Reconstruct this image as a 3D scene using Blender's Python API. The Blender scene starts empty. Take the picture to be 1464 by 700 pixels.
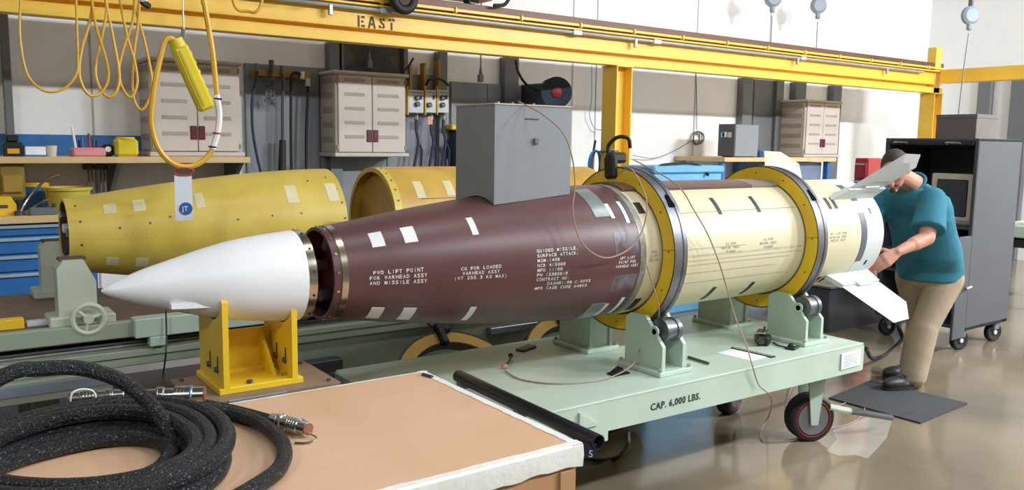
import bpy, bmesh, math, random
from mathutils import Vector, Matrix
random.seed(7)
R_ = math.radians
# ------------------------------------------------------------------ camera, world, lights, exposure
scn = bpy.context.scene
COL = scn.collection
CAM = Vector((0.0, -2.9201, 1.5901)); YAW, PITCH, ROLL, FPX = 0.61936, 0.12125, 0.01374, 1193.7
_f = Vector((math.sin(YAW)*math.cos(PITCH), math.cos(YAW)*math.cos(PITCH), -math.sin(PITCH)))
_r = Vector((math.cos(YAW), -math.sin(YAW), 0)); _u = _r.cross(_f)
_r, _u = math.cos(ROLL)*_r + math.sin(ROLL)*_u, -math.sin(ROLL)*_r + math.cos(ROLL)*_u
cd = bpy.data.cameras.new('camera'); cam = bpy.data.objects.new('camera', cd); COL.objects.link(cam)
M4 = Matrix((_r, _u, -_f)).transposed().to_4x4(); M4.translation = CAM
cam.matrix_world = M4
cd.sensor_fit = 'HORIZONTAL'; cd.sensor_width = 36; cd.lens = FPX*36/1464; cd.clip_start = 0.05; cd.clip_end = 200
scn.camera = cam
scn.view_settings.view_transform = 'Standard'; scn.view_settings.look = 'None'
scn.view_settings.exposure = 0.10; scn.view_settings.gamma = 1.0; scn.view_settings.use_curve_mapping = False
wd = bpy.data.worlds.new('world'); scn.world = wd; wd.use_nodes = True
wd.node_tree.nodes['Background'].inputs[0].default_value = (0.80, 0.88, 1.0, 1); wd.node_tree.nodes['Background'].inputs[1].default_value = 0.30
CEIL = 6.2
LAMPS = []   # (x, y, z, watts): long fluorescent high bays hanging under the ceiling
for x, w in ((-4.5, 190), (0.0, 70), (4.0, 160), (7.8, 440), (10.9, 860)): LAMPS.append((x, -5.0, 4.98, w))
for x, w in ((2.5, 40), (6.5, 55), (10.5, 60)): LAMPS.append((x, -1.0, 5.6, w))
for i, (x, y, z, w) in enumerate(LAMPS):
    ld = bpy.data.lights.new('high_bay_light', 'AREA'); ld.shape = 'RECTANGLE'; ld.size = 1.5; ld.size_y = 0.32
    ld.energy = w; ld.color = (0.93, 0.97, 1.0)
    lo = bpy.data.objects.new('high_bay_light', ld); COL.objects.link(lo); lo.location = (x, y, z)
    d = Vector((0, 0.55 if y < -3 else 0.0, -1)); lo.rotation_euler = d.to_track_quat('-Z', 'Y').to_euler()

# ------------------------------------------------------------------ helpers
def P(px, py, x=None, y=None, z=None):
    """a photograph pixel on a plane x=, y= or z= (metres, floor at z=0)"""
    d = _f + (px-732)/FPX*_r - (py-350)/FPX*_u
    if x is not None: t = (x-CAM.x)/d.x
    elif y is not None: t = (y-CAM.y)/d.y
    else: t = (z-CAM.z)/d.z
    return CAM + d*t
def lin(c):
    if isinstance(c, str): c = [int(c[i:i+2], 16)/255 for i in (0, 2, 4)]
    return tuple(((v/12.92) if v <= .04045 else ((v+.055)/1.055)**2.4) for v in c)
MATS = {}
def mat(name, col, rough=.5, metal=0., nscale=6., namt=.08, bump=0., bscale=None, spec=.5, col2=None, mix=None, trans=0., emit=0.):
    if name in MATS: return MATS[name]
    m = bpy.data.materials.new(name); m.use_nodes = True; nt = m.node_tree; b = nt.nodes['Principled BSDF']
    c = lin(col)
    tc = nt.nodes.new('ShaderNodeTexCoord'); n = nt.nodes.new('ShaderNodeTexNoise')
    n.inputs['Scale'].default_value = nscale; n.inputs['Detail'].default_value = 5
    nt.links.new(tc.outputs['Object'], n.inputs['Vector'])
    cr = nt.nodes.new('ShaderNodeValToRGB'); nt.links.new(n.outputs['Fac'], cr.inputs['Fac'])
    e0, e1 = (cr.color_ramp.elements[0], cr.color_ramp.elements[1])
    e0.position, e1.position = mix or (.3, .7)
    if col2: e0.color = (*lin(col2), 1); e1.color = (*c, 1)
    else:
        e0.color = (*[v*(1-namt*1.6) for v in c], 1); e1.color = (*[min(1, v*(1+namt)) for v in c], 1)
    nt.links.new(cr.outputs['Color'], b.inputs['Base Color'])
    b.inputs['Roughness'].default_value = rough; b.inputs['Metallic'].default_value = metal
    b.inputs['Specular IOR Level'].default_value = spec
    if trans: b.inputs['Transmission Weight'].default_value = trans
    if emit:
        b.inputs['Emission Color'].default_value = (*c, 1); b.inputs['Emission Strength'].default_value = emit
    if bump:
        n2 = nt.nodes.new('ShaderNodeTexNoise'); n2.inputs['Scale'].default_value = bscale or nscale*8; n2.inputs['Detail'].default_value = 3
        nt.links.new(tc.outputs['Object'], n2.inputs['Vector'])
        bp = nt.nodes.new('ShaderNodeBump'); bp.inputs['Strength'].default_value = bump; bp.inputs['Distance'].default_value = .01
        nt.links.new(n2.outputs['Fac'], bp.inputs['Height']); nt.links.new(bp.outputs['Normal'], b.inputs['Normal'])
    MATS[name] = m; return m

class MB:
    def __init__(s): s.v = []; s.f = []
    def add(s, vs, fs):
        o = len(s.v); s.v += [Vector(v) for v in vs]; s.f += [tuple(i+o for i in f) for f in fs]; return s
    def obox(s, c, size, rot=None, ch=0.):
        c = Vector(c); hx, hy, hz = [v/2 for v in size]; rot = rot or Matrix.Identity(3)
        ch = min(ch, .45*min(size))
        if ch <= 0:
            vs = [(x, y, z) for x in (-hx, hx) for y in (-hy, hy) for z in (-hz, hz)]
            fs = [(0, 1, 3, 2), (4, 6, 7, 5), (0, 4, 5, 1), (2, 3, 7, 6), (0, 2, 6, 4), (1, 5, 7, 3)]
        else:
            vs = []; idx = {}
            for sx in (-1, 1):
                for sy in (-1, 1):
                    for sz in (-1, 1):
                        for a in range(3):
                            q = [sx*(hx-ch), sy*(hy-ch), sz*(hz-ch)]; q[a] = (sx*hx, sy*hy, sz*hz)[a]
                            idx[(sx, sy, sz, a)] = len(vs); vs.append(q)
            fs = []
            for a in range(3):
                b, c2 = (a+1) % 3, (a+2) % 3
                for sg in (-1, 1):
                    loop = []
                    for (p, q) in ((-1, -1), (1, -1), (1, 1), (-1, 1)):
                        k = [0, 0, 0]; k[a] = sg; k[b] = p; k[c2] = q; loop.append(idx[(*k, a)])
                    fs.append(tuple(loop if sg > 0 else loop[::-1]))
                for p in (-1, 1):
                    for q in (-1, 1):
                        k0 = [0, 0, 0]; k1 = [0, 0, 0]; k0[b] = k1[b] = p; k0[c2] = k1[c2] = q; k0[a] = -1; k1[a] = 1
                        e = (idx[(*k0, b)], idx[(*k1, b)], idx[(*k1, c2)], idx[(*k0, c2)])
                        fs.append(e if p*q < 0 else e[::-1])
            for sx in (-1, 1):
                for sy in (-1, 1):
                    for sz in (-1, 1):
                        t = tuple(idx[(sx, sy, sz, a)] for a in range(3)); fs.append(t if sx*sy*sz > 0 else t[::-1])
        return s.add([c + rot @ Vector(v) for v in vs], fs)
    def box(s, x0, x1, y0, y1, z0, z1, ch=0.):
        return s.obox(((x0+x1)/2, (y0+y1)/2, (z0+z1)/2), (abs(x1-x0), abs(y1-y0), abs(z1-z0)), None, ch)
    def frame(s, d):
        d = Vector(d).normalized(); a = Vector((0, 0, 1)) if abs(d.z) < .9 else Vector((1, 0, 0))
        u = d.cross(a).normalized(); return u, u.cross(d).normalized()   # u, w
    def lathe(s, prof, o, d, n=32, cap0=True, cap1=True, a0=0., a1=2*math.pi):
        o = Vector(o); d = Vector(d).normalized(); u, w = s.frame(d)
        full = abs(a1-a0-2*math.pi) < 1e-6; m = n if full else n+1
        vs = []
        for (t, r) in prof:
            for i in range(m):
                a = a0+(a1-a0)*i/n; vs.append(o+d*t+u*(r*math.cos(a))+w*(r*math.sin(a)))
        fs = []
        for j in range(len(prof)-1):
            for i in range(n):
                i2 = (i+1) % m; fs.append((j*m+i, (j+1)*m+i, (j+1)*m+i2, j*m+i2))
        if full:
            if cap0: fs.append(tuple(range(m)))
            if cap1: fs.append(tuple(reversed(range((len(prof)-1)*m, len(prof)*m))))
        return s.add(vs, fs)
    def cyl(s, p0, p1, r, n=16, r2=None, cap=True):
        p0 = Vector(p0); p1 = Vector(p1)
        return s.lathe([(0, r), ((p1-p0).length, r if r2 is None else r2)], p0, p1-p0, n, cap, cap)
    def tube(s, pts, r, n=8, sub=6, closed=False):
        pts = [Vector(p) for p in pts]
        if sub > 1 and len(pts) > 2: pts = catmull(pts, sub, closed)
        m = len(pts); vs = []; prev = None; rr = r if callable(r) else (lambda t: r)
        for i, p in enumerate(pts):
            a = pts[i-1] if (i > 0 or closed) else p; b = pts[(i+1) % m] if (i < m-1 or closed) else p
            d = (b-a); d = d.normalized() if d.length > 1e-9 else Vector((1, 0, 0))
            if prev is None: u, w = s.frame(d)
            else:
                u = (prev - d*prev.dot(d)); u = u.normalized() if u.length > 1e-6 else s.frame(d)[0]; w = u.cross(d)
            prev = u; q = rr(i/max(1, m-1))
            for k in range(n):
                t = 2*math.pi*k/n; vs.append(p+u*(q*math.cos(t))+w*(q*math.sin(t)))
        fs = []
        for j in range(m if closed else m-1):
            j2 = (j+1) % m
            for k in range(n): fs.append((j*n+k, j2*n+k, j2*n+(k+1) % n, j*n+(k+1) % n))
        if not closed: fs += [tuple(range(n)), tuple(reversed(range((m-1)*n, m*n)))]
        return s.add(vs, fs)
    def prism(s, poly, ext):
        poly = [Vector(p) for p in poly]; ext = Vector(ext); n = len(poly)
        fs = [tuple(range(n))[::-1], tuple(range(n, 2*n))] + [(i, (i+1) % n, (i+1) % n+n, i+n) for i in range(n)]
        return s.add(poly+[p+ext for p in poly], fs)
    def ell(s, c, rad, rot=None, n=16, m=10):
        c = Vector(c); rot = rot or Matrix.Identity(3); vs = []; fs = []
        for j in range(m+1):
            a = math.pi*j/m
            for i in range(n):
                b = 2*math.pi*i/n; vs.append(c+rot @ Vector((rad[0]*math.sin(a)*math.cos(b), rad[1]*math.sin(a)*math.sin(b), rad[2]*math.cos(a))))
        for j in range(m):
            for i in range(n): fs.append((j*n+i, (j+1)*n+i, (j+1)*n+(i+1) % n, j*n+(i+1) % n))
        return s.add(vs, fs)
    def caps(s, p0, p1, r0, r1, n=14):
        """capsule with two radii"""
        p0 = Vector(p0); p1 = Vector(p1); L = (p1-p0).length; prof = []
        for k in range(5): a = R_(90-90*k/4); prof.append((-r0*math.sin(a), max(1e-4, r0*math.cos(a))))
        for k in range(5): a = R_(90*k/4); prof.append((L+r1*math.sin(a), max(1e-4, r1*math.cos(a))))
        return s.lathe(prof, p0, p1-p0, n)
    def torus(s, c, d, R, r, n=32, m=8):
        c = Vector(c); u, w = s.frame(d)
        return s.tube([c+u*(R*math.cos(2*math.pi*i/n))+w*(R*math.sin(2*math.pi*i/n)) for i in range(n)], r, m, 1, True)
    def build(s, name, m, parent=None, smooth=35, label=None, kind=None, fixn=True):
        off = OFF.get(parent.name, Vector()) if parent else Vector()
        me = bpy.data.meshes.new(name); me.from_pydata([tuple(v-off) for v in s.v], [], s.f)
        if fixn:
            bm = bmesh.new(); bm.from_mesh(me); bmesh.ops.recalc_face_normals(bm, faces=bm.faces); bm.to_mesh(me); bm.free()
        if smooth:
            me.polygons.foreach_set('use_smooth', [True]*len(me.polygons)); me.set_sharp_from_angle(angle=R_(smooth))
        me.materials.append(m); me.update()
        o = bpy.data.objects.new(name, me); COL.objects.link(o)
        if parent: o.parent = parent
        OFF[o.name] = off
        if label: o['label'] = label
        if kind: o['kind'] = kind
        return o
OFF = {}
def catmull(pts, sub, closed=False):
    out = []; n = len(pts); seg = n if closed else n-1
    for i in range(seg):
        p1, p2 = pts[i], pts[(i+1) % n]
        p0 = pts[i-1] if (i > 0 or closed) else p1*2-p2
        p3 = pts[(i+2) % n] if (i+2 < n or closed) else p2*2-p1
        for k in range(sub):
            t = k/sub
            out.append(.5*((2*p1)+(p2-p0)*t+(2*p0-5*p1+4*p2-p3)*t*t+(3*p1-p0-3*p2+p3)*t**3))
    if not closed: out.append(pts[-1])
    return out
def thing(name, label, cat, loc=(0, 0, 0), group=None):
    o = bpy.data.objects.new(name, None); COL.objects.link(o); o.location = loc; o.empty_display_size = .1
    OFF[o.name] = Vector(loc); tag(o, label, cat, group); return o
def tag(o, label, cat, group=None):
    o['label'] = label; o['category'] = cat
    if group: o['group'] = group
    return o
def single(mb, name, m, label, cat, group=None, **k):
    o = mb.build(name, m, None, **k); return tag(o, label, cat, group)
def struct(mb, name, m, **k):
    return mb.build(name, m, None, kind='structure', **k)
def copy_tree(o, parent=None):
    c = o.copy(); COL.objects.link(c); c.parent = parent; OFF[c.name] = OFF.get(o.name, Vector())
    for ch in list(o.children): copy_tree(ch, c)
    return c
def text_mesh(body, size, align='LEFT', spacing=1.0, linesp=1.0, bold=0.):
    cu = bpy.data.curves.new('t', 'FONT'); cu.body = body; cu.size = size; cu.align_x = align; cu.space_character = spacing; cu.space_line = linesp; cu.offset = bold
    cu.resolution_u = 2
    o = bpy.data.objects.new('t', cu); COL.objects.link(o); dg = bpy.context.evaluated_depsgraph_get()
    me = bpy.data.meshes.new_from_object(o.evaluated_get(dg)); bpy.data.objects.remove(o); bpy.data.curves.remove(cu)
    vs = [v.co.copy() for v in me.vertices]; fs = [tuple(p.vertices) for p in me.polygons]; bpy.data.meshes.remove(me)
    return vs, fs
def flat_text(body, size, o, u, v, name, m, parent, align='LEFT', **k):
    vs, fs = text_mesh(body, size, align, **k); o = Vector(o); u = Vector(u); v = Vector(v)
    mb = MB(); mb.add([o+u*q.x+v*q.y for q in vs], fs); return mb.build(name, m, parent, smooth=0, fixn=False)

# ------------------------------------------------------------------ materials
m_floor = mat('polished concrete floor', '968873', .13, 0, .9, .05, .03, 6, col2='6f6556', mix=(.3, .75))
m_wall = mat('white painted wall', 'efeeec', .7, 0, 2, .02)
m_ceil = mat('dark ceiling deck', '8f9092', .9)
m_wall2 = mat('grey painted wall', '9a9a98', .8)
m_steelgrey = mat('grey painted steel', '6d7174', .45, .1, 3, .06)
m_yel = mat('crane yellow paint', 'f5c648', .36, 0, 2, .05)
m_yel2 = mat('fixture yellow paint', 'e8c22c', .4, 0, 5, .06)
m_primer = mat('yellow primer', 'd4bb56', .42, 0, 4, .08, col2='c4a948')
m_primer2 = mat('ochre primer', 'cda548', .45, 0, 4, .1, col2='b38c38')
m_maroon = mat('maroon primer', '623f3f', .40, 0, 2.5, .06, col2='563737')
m_cream = mat('cream paint', 'dbd3b2', .42, 0, 3, .03, col2='d2c9a7')
m_white = mat('white paint', 'eef0f2', .38, 0, 3, .02)
m_tailwhite = mat('pale tail paint', 'ced6d5', .4, 0, 3, .03)
m_label = mat('white stencil paint', 'e9e9e6', .5)
m_black = mat('black paint', '1b1b1e', .45)
m_rubber = mat('black rubber', '1c1c1e', .6)
m_steel = mat('machined steel', 'b9b6b0', .25, 1., 20, .1)
m_rim = mat('dull steel rim', '74767c', .42, .85, 14, .12)
m_brush = mat('brushed band', 'c3b9a8', .22, 1., 30, .08)
m_green = mat('pale green machine paint', 'bfd0c1', .36, 0, 3, .05, col2='b2c4b4')
m_green2 = mat('bench green paint', '9aa693', .45, 0, 3, .06)
m_grey = mat('grey cabinet paint', '868b90', .42, 0, 3, .03)
m_dark = mat('charcoal paint', '45494f', .4, 0, 4, .05)
m_wood = mat('plywood', 'e0b896', .55, 0, 3, .06, col2='d6ac89')
m_maple = mat('maple bench top', 'd8b888', .5, 0, 6, .08)
m_tape = mat('white paper tape', 'eceae4', .6, 0, 8, .04, .25, 40)
m_brown = mat('brown bench surface', '6e5748', .5, 0, 5, .12)
m_beige = mat('beige resin', 'c6bcb4', .5, 0, 4, .02)
m_recess = mat('shaded resin', 'a39991', .6)  # darker beige paints the shade of the cabinet recesses; hinges share it
m_red = mat('dark red plastic', '5b1822', .35)
m_redb = mat('red paint', 'a5272b', .4)
m_blue = mat('blue enamel', '2d6aa8', .4)
m_bluel = mat('light blue plastic', '6fb0d8', .4)
m_navy = mat('navy hose', '23344e', .45)
m_cable = mat('braided black cable', '77828f', .40, 0, 170, .5, 1.0, 200, col2='0e1115', mix=(.60, .70))
m_yc = mat('yellow cable jacket', 'd9a62a', .4, 0, 10, .05)
m_yp = mat('yellow pendant', 'd8c227', .4)
m_wire = mat('tan wire', 'a98e76', .5)
m_silver = mat('nickel connector', 'c2c0bd', .22, 1.)
m_paper = mat('paper', 'eef0f4', .7)
m_shirt = mat('teal cotton', '2a7488', .85, 0, 9, .10, .35, 14)
m_khaki = mat('khaki cotton', 'a5937b', .85, 0, 8, .07, .4, 12)
m_skin = mat('skin', 'c78c76', .5, 0, 14, .06)
m_hair = mat('short brown hair', '3d332c', .75, 0, 90, .25, .5, 160)
m_shoe = mat('dark shoe leather', '2a2a2b', .5, 0, 10, .1)
m_pink = mat('pink plastic', 'd98c94', .45)
m_orange = mat('orange paint', 'd97f1c', .4)
m_glass = mat('dark screen glass', '3c4144', .12, 0, 3, .02)
m_mat = mat('black floor mat', '3f4144', .75, 0, 30, .1, .3, 90)
m_gauge = mat('gauge panel', 'c9ccd0', .4)
m_felt = mat('brown felt pad', '55483f', .9)
m_tan = mat('tan fin paint', 'd8ceb8', .45)

# ------------------------------------------------------------------ room shell
X0, X1, Y0, Y1 = -7.0, 13.05, -9.0, 4.2
struct(MB().box(X0, X1, Y0, Y1, -.1, 0), 'floor', m_floor)
struct(MB().box(X0, X1, Y1, Y1+.15, 0, CEIL), 'wall_back', m_wall)
struct(MB().box(X1, X1+.15, Y0, Y1+.15, 0, CEIL), 'wall_right', m_wall)
struct(MB().box(X0-.15, X0, Y0, Y1+.15, 0, CEIL), 'wall_left', m_wall2)
struct(MB().box(X0, X1, Y0-.15, Y0, 0, CEIL), 'wall_front', m_wall2)
struct(MB().box(X0-.15, X1+.15, Y0-.15, Y1+.15, CEIL, CEIL+.1), 'ceiling', m_ceil)
trim_n = [0]
def trim(mb, m, **k):
    trim_n[0] += 1; return struct(mb, 'trim_%d' % trim_n[0], m, **k)
def wall_post(pxa, pxb, pya, dep=.10, z0=0., z1=None, m=m_steelgrey):
    xa = P(pxa, pya, y=Y1-dep).x; xb = P(pxb, pya, y=Y1-dep).x
    mb = MB(); mb.box(xa, xb, Y1-dep, Y1-.0, z0, z1 or 2.45, .004); return trim(mb, m)
for a, b, py in ((4, 16, 100), (471, 489, 90), (628, 640, 110), (722, 742, 110), (1062, 1076, 150), (1110, 1120, 150), (1138, 1153, 130), (1192, 1204, 130)): wall_post(a, b, py)
wall_post(1078, 1109, 150, .05)                       # recessed grey sheet between two posts
# thin vertical joints of the wall sheets
for px in (131, 818, 852, 994, 1097):
    x = P(px, 120, y=Y1).x; trim(MB().box(x-.006, x+.006, Y1-.006, Y1, 0, CEIL), mat('wall joint', 'b9b7b2', .7))
# two posts on the end wall
for pa, pb in ((1397, 1416), (1444, 1470)):
    ya = P(pa, 140, x=X1-.1).y; yb = P(pb, 140, x=X1-.1).y
    trim(MB().box(X1-.1, X1, yb, ya, 0, 2.75, .004), m_steelgrey)
trim(MB().box(X1-.12, X1, Y1-.34, Y1-.02, 1.2, 1.95, .01), m_wall)

# high bay fixtures the lamps sit in
for i, (x, y, z, w) in enumerate(LAMPS):
    t = thing('high_bay_fixture', 'long white high bay light fixture hung below the ceiling', 'light fixture', (x, y, z), 'high bay fixtures')
    MB().box(x-.8, x+.8, y-.2, y+.2, z+.06, z+.13, .01).build('housing', m_white, t)
    for s in (-1, 1): MB().cyl((x+s*.6, y, z+.12), (x+s*.6, y, CEIL), .006, 6).build('hanger', m_steel, t)

# ------------------------------------------------------------------ guided round body: stations along X at AY, height AZ
AZ = 1.1
PX = [.462, .475, .5, .58, .694, .79, .884, 1.0, 1.1, 1.2, 1.26, 1.5, 1.85, 2.2, 2.45, 2.6, 4.46]
PR = [.004, .014, .026, .058, .092, .119, .140, .156, .165, .173, .180, .217, .262, .293, .304, .305, .305]
def rad(x):
    n = len(PX)
    if x <= PX[0]: return PR[0]
    if x >= PX[-1]: return PR[-1]
    i = max(k for k in range(n-1) if PX[k] <= x)
    def sl(k):
        if k <= 0 or k >= n-1: return 0. if k else (PR[1]-PR[0])/(PX[1]-PX[0])
        a = (PR[k]-PR[k-1])/(PX[k]-PX[k-1]); b = (PR[k+1]-PR[k])/(PX[k+1]-PX[k]); return 0 if a*b <= 0 else 2*a*b/(a+b)
    h = PX[i+1]-PX[i]; t = (x-PX[i])/h; m0, m1 = sl(i)*h, sl(i+1)*h
    return (2*t**3-3*t*t+1)*PR[i]+(t**3-2*t*t+t)*m0+(-2*t**3+3*t*t)*PR[i+1]+(t**3-t*t)*m1
def sp(x, deg, off=0., ax=(0., AZ), dx=0., rf=None):
    """surface point: deg 0 faces -Y, 90 is up; dx shifts the station along X"""
    r = (rf(x) if rf else rad(x))+off; a = R_(deg); return Vector((x+dx, ax[0]-r*math.cos(a), ax[1]+r*math.sin(a)))
def shell(x0, x1, n=40, seg=72, ax=(0., AZ), dx=0., off=0., caps=(True, True), rf=None, wall=None):
    prof = [(x0+(x1-x0)*i/n, (rf or rad)(x0+(x1-x0)*i/n)+off) for i in range(n+1)]
    if wall:   # open shell with thickness: run back along the inside
        prof = prof+[(x, max(.002, r-wall)) for x, r in reversed(prof)]; prof.append(prof[0])
        return MB().lathe(prof, (dx, ax[0], ax[1]), (1, 0, 0), seg, False, False)
    return MB().lathe(prof, (dx, ax[0], ax[1]), (1, 0, 0), seg, *caps)
def patch(x0, x1, d0, d1, off=.0012, th=.0012, nx=3, na=8, skew=0., **k):
    mb = MB(); vs = []; fs = []
    for o2 in (off, off-th):
        for j in range(na+1):
            d = d0+(d1-d0)*j/na
            for i in range(nx+1): vs.append(sp(x0+(x1-x0)*i/nx+skew*j/na, d, o2, **k))
    N = (nx+1)*(na+1); w = nx+1
    for j in range(na):
        for i in range(nx):
            a = j*w+i; fs.append((a, a+1, a+w+1, a+w)); fs.append((a+N, a+w+N, a+w+1+N, a+1+N))
    for i in range(nx): fs += [(i, i+N, i+1+N, i+1), (na*w+i, na*w+i+1, na*w+i+1+N, na*w+i+N)]
    for j in range(na): fs += [(j*w, (j+1)*w, (j+1)*w+N, j*w+N), (j*w+nx, j*w+nx+N, (j+1)*w+nx+N, (j+1)*w+nx)]
    return mb.add(vs, fs)
GLY = {}
def glyph(ch):
    """one character of the built-in face, squeezed into a fixed-width stencil cell (width 1, cap height 1)"""
    if ch not in GLY:
        vs, fs = text_mesh(ch, 1.0, bold=.012)
        if vs:
            x0 = min(v.x for v in vs); x1 = max(v.x for v in vs); w = x1-x0; k = 1.0/.69
            narrow = w < .3
            vs = [Vector(((.5+(v.x-(x0+x1)/2)*k*.9, v.y*k, 0) if narrow else ((v.x-x0)/w, v.y*k, 0))) for v in vs]
        GLY[ch] = (vs, fs)
    return GLY[ch]
def wrap_text(lines, x, deg, cap, name, m, parent, align='CENTER', pitch=.0138, step=None, **k):
    """fixed-pitch lettering wrapped on the skin: runs along +X, lines step down"""
    mb = MB(); r0 = rad(x); step = step or cap*1.5
    for j, L in enumerate(lines.split('\n')):
        xs = x-(len(L)*pitch/2 if align == 'CENTER' else 0)
        for i, ch in enumerate(L):
            if ch == ' ': continue
            vs, fs = glyph(ch)
            mb.add([sp(xs+(i+q.x*.76)*pitch, deg+math.degrees((q.y*cap-j*step)/r0), .0016, **k) for q in vs], fs)
    return mb.build(name, m, parent, smooth=0, fixn=False)

msl = thing('guided_missile', 'long maroon and cream missile body with white finned tail lying on rollers', 'missile', (2.7, 0, AZ-.305))
wh = shell(1.189, 2.565, 50, wall=.012).build('warhead_section', m_maroon, msl)
shell(1.217, 1.240, 2, off=.0025, caps=(False, False), wall=.004).build('metal_band', m_brush, wh, label='bright metal band around the open front end')
MB().lathe([(0, .165), (.004, .165)], (1.27, 0, AZ), (1, 0, 0), 40).build('bulkhead', mat('dark red bulkhead', '7c2431', .5), wh)
for i, (dy, dz, ln) in enumerate(((-.09, .07, .10), (.03, .10, .07), (-.1, -.06, .09), (.02, -.09, .12), (.09, .02, .09))):
    MB().obox((1.27-ln*.25, dy, AZ+dz), (ln*.5, .04, .045), Matrix.Rotation(.4*i, 3, 'X'), .004).build('inner_bracket', m_dark if i % 2 else m_silver, wh)
for k in range(16):
    a = k*22.5+8; MB().cyl(sp(1.203, a, -.004), sp(1.203, a, .003), .0055, 8).build('screw', m_steel, wh)
for x0, x1 in ((1.342, 1.392), (1.467, 1.519)):
    for a, b in ((33, 52), (-61, -38)): patch(x0, x1, a, b).build('white_patch', m_label, wh)
for a, b in ((32.5, 51.5), (-60, -37)): patch(1.744, 1.771, a, b).build('white_patch', m_label, wh)
wrap_text('FWD LIFT POINT\nFOR WARHEAD ASSY\nAND MISSILE ASSY', 1.427, 3.0, .0135, 'lettering', m_label, wh, pitch=.0139, step=.0205)
wrap_text('CG FOR LOADED\nWARHEAD ASSY\n(WT 255.3 KG MAX)', 1.760, 1.2, .0125, 'lettering', m_label, wh, pitch=.0135, step=.0185)
wrap_text('GUIDED MISSILE,\nSURFACE ATTACK:\nMGM-140B\nNCR 415000\nMFD 11/00\nPN 13385010\nCONTRACT NO:\n    DAAH01-98-C-0093\nMFR CAGE CODE 64803', 2.010, 11.4, .0125, 'lettering', m_label, wh, 'LEFT', pitch=.0138, step=.0193)
wrap_text('AFT LIFT\nPOINT FOR\nWARHEAD ASSY', 2.478, .2, .0115, 'lettering', m_label, wh, pitch=.0110, step=.0175)
m_tapeg = mat('grey foil tape', '8d9494', .3, .35, 20, .1)
for a, b in ((37, 74), (-72, -40)): patch(2.345, 2.428, a, b, off=.0018).build('foil_patch', m_tapeg, wh)
for a, b in ((35, 50), (-62, -42)): patch(2.429, 2.449, a, b, off=.0018).build('white_patch', m_label, wh)
for a, b in ((30, 52), (-60, -36)):
    patch(2.505, 2.525, a, b, off=.0018).build('white_patch', m_label, wh)
    patch(2.528, 2.556, a, b+6, off=.0018).build('foil_patch', mat('charcoal tape', '4f5252', .5), wh)
m_scuff = mat('blue grey scuffed primer', '6b7280', .4, 0, 22, .3, col2='5a3b3c', mix=(.40, .72))
for a, b in ((4, 23), (-28, -13)): patch(2.41, 2.545, a, b, off=.0007).build('scuff_mark', m_scuff, wh)
mo = shell(2.567, 4.235, 12, caps=(False, False), wall=.01).build('motor_section', m_cream, msl)
shell(2.556, 2.590, 2, off=.0012, caps=(False, False), wall=.003).build('joint_strap', mat('grey tape strap', '8f8a82', .45, .2, 40, .2), mo)
patch(2.60, 3.50, 66, 114, off=.012, th=.012, nx=4, na=12).build('raceway_cover', mat('brown raceway', '6a4d48', .4), mo)
patch(3.505, 3.80, 66, 114, off=.012, th=.012, nx=2, na=12).build('raceway_cover', mat('grey brown raceway', '8a7a74', .4), mo)
for x in (3.122, 3.411): 
    for a, b, sk in ((33, 52, -.006), (-59, -38, 0)): patch(x-.013, x+.013, a, b, off=.0015).build('black_mark', m_black, mo)
for a, b in ((38, 50), (-58, -40)): patch(2.60, 2.640, a, b, off=.0015).build('black_mark', m_black, mo)
m_dot = mat('grey thread mark', '8e8a78', .6)
def dots(deg, x0, x1, pitch, ln, w, m=m_dot, name='stitch_row'):
    mb = MB(); x = x0
    while x < x1:
        mb.add([sp(x, deg, .0012), sp(x+ln, deg, .0012), sp(x+ln, deg+w, .0012), sp(x, deg+w, .0012)], [(0, 1, 2, 3)]); x += pitch
    return mb.build(name, m, mo, smooth=0, kind='stuff', fixn=False)
dots(36.0, 2.80, 3.70, .010, .006, .7)
for d, xa, xb in ((-7.5, 2.80, 3.7), (-11.5, 2.85, 3.6), (-19, 2.85, 3.5), (-29, 2.82, 3.6), (3.0, 2.78, 3.25)): dots(d, xa, xb, .013, .007, .9, mat('faint thread mark', 'b5ae92', .6))
patch(2.80, 3.70, -3.6, -1.6, off=.0008, nx=8).build('smudge_band', mat('pencil smudge', 'a9a797', .55, 0, 30, .1, col2='d3c9a4'), mo)
m_ink = mat('grey ink', '8a8778', .6)
wrap_text('CG FOR\nMOTOR ASSY\nFIRED', 3.15, 4.6, .0115, 'lettering', m_ink, mo, pitch=.0130, step=.019)
wrap_text('CG FOR\nMOTOR ASSY\nLOADED', 3.43, 5.6, .0115, 'lettering', m_ink, mo, pitch=.0130, step=.019)
wrap_text('FWD\nLIFT\nPOINT', 2.64, 3.0, .0115, 'lettering', m_ink, mo, pitch=.0115, step=.018)
wrap_text('AFT LIFT FOR\nMISSILE ASSY\nMOTOR ASSY', 4.02, 5.0, .0115, 'lettering', m_ink, mo, pitch=.0130, step=.018)
for x in (3.99, 4.045):
    for a, b in ((32, 46), (-56, -44)): patch(x, x+.028, a, b, off=.0015).build('black_mark', m_black, mo)
for a, b in ((-27, 26), (40, 66), (130, 158)): patch(4.236, 4.290, a, b, off=.0014, na=16).build('dark_band', mat('slate band', '575c6b', .45), mo)
tl = shell(4.236, 4.455, 6, off=.0005, caps=(False, True)).build('tail_section', m_tailwhite, msl)
MB().lathe([(0, .27), (.06, .24)], (4.456, 0, AZ), (1, 0, 0), 40, False, False).build('nozzle', m_dark, tl)
for a, b in ((24, 31), (-33, -27)): patch(4.345, 4.363, a, b, off=.0015).build('black_mark', m_black, tl)
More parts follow.
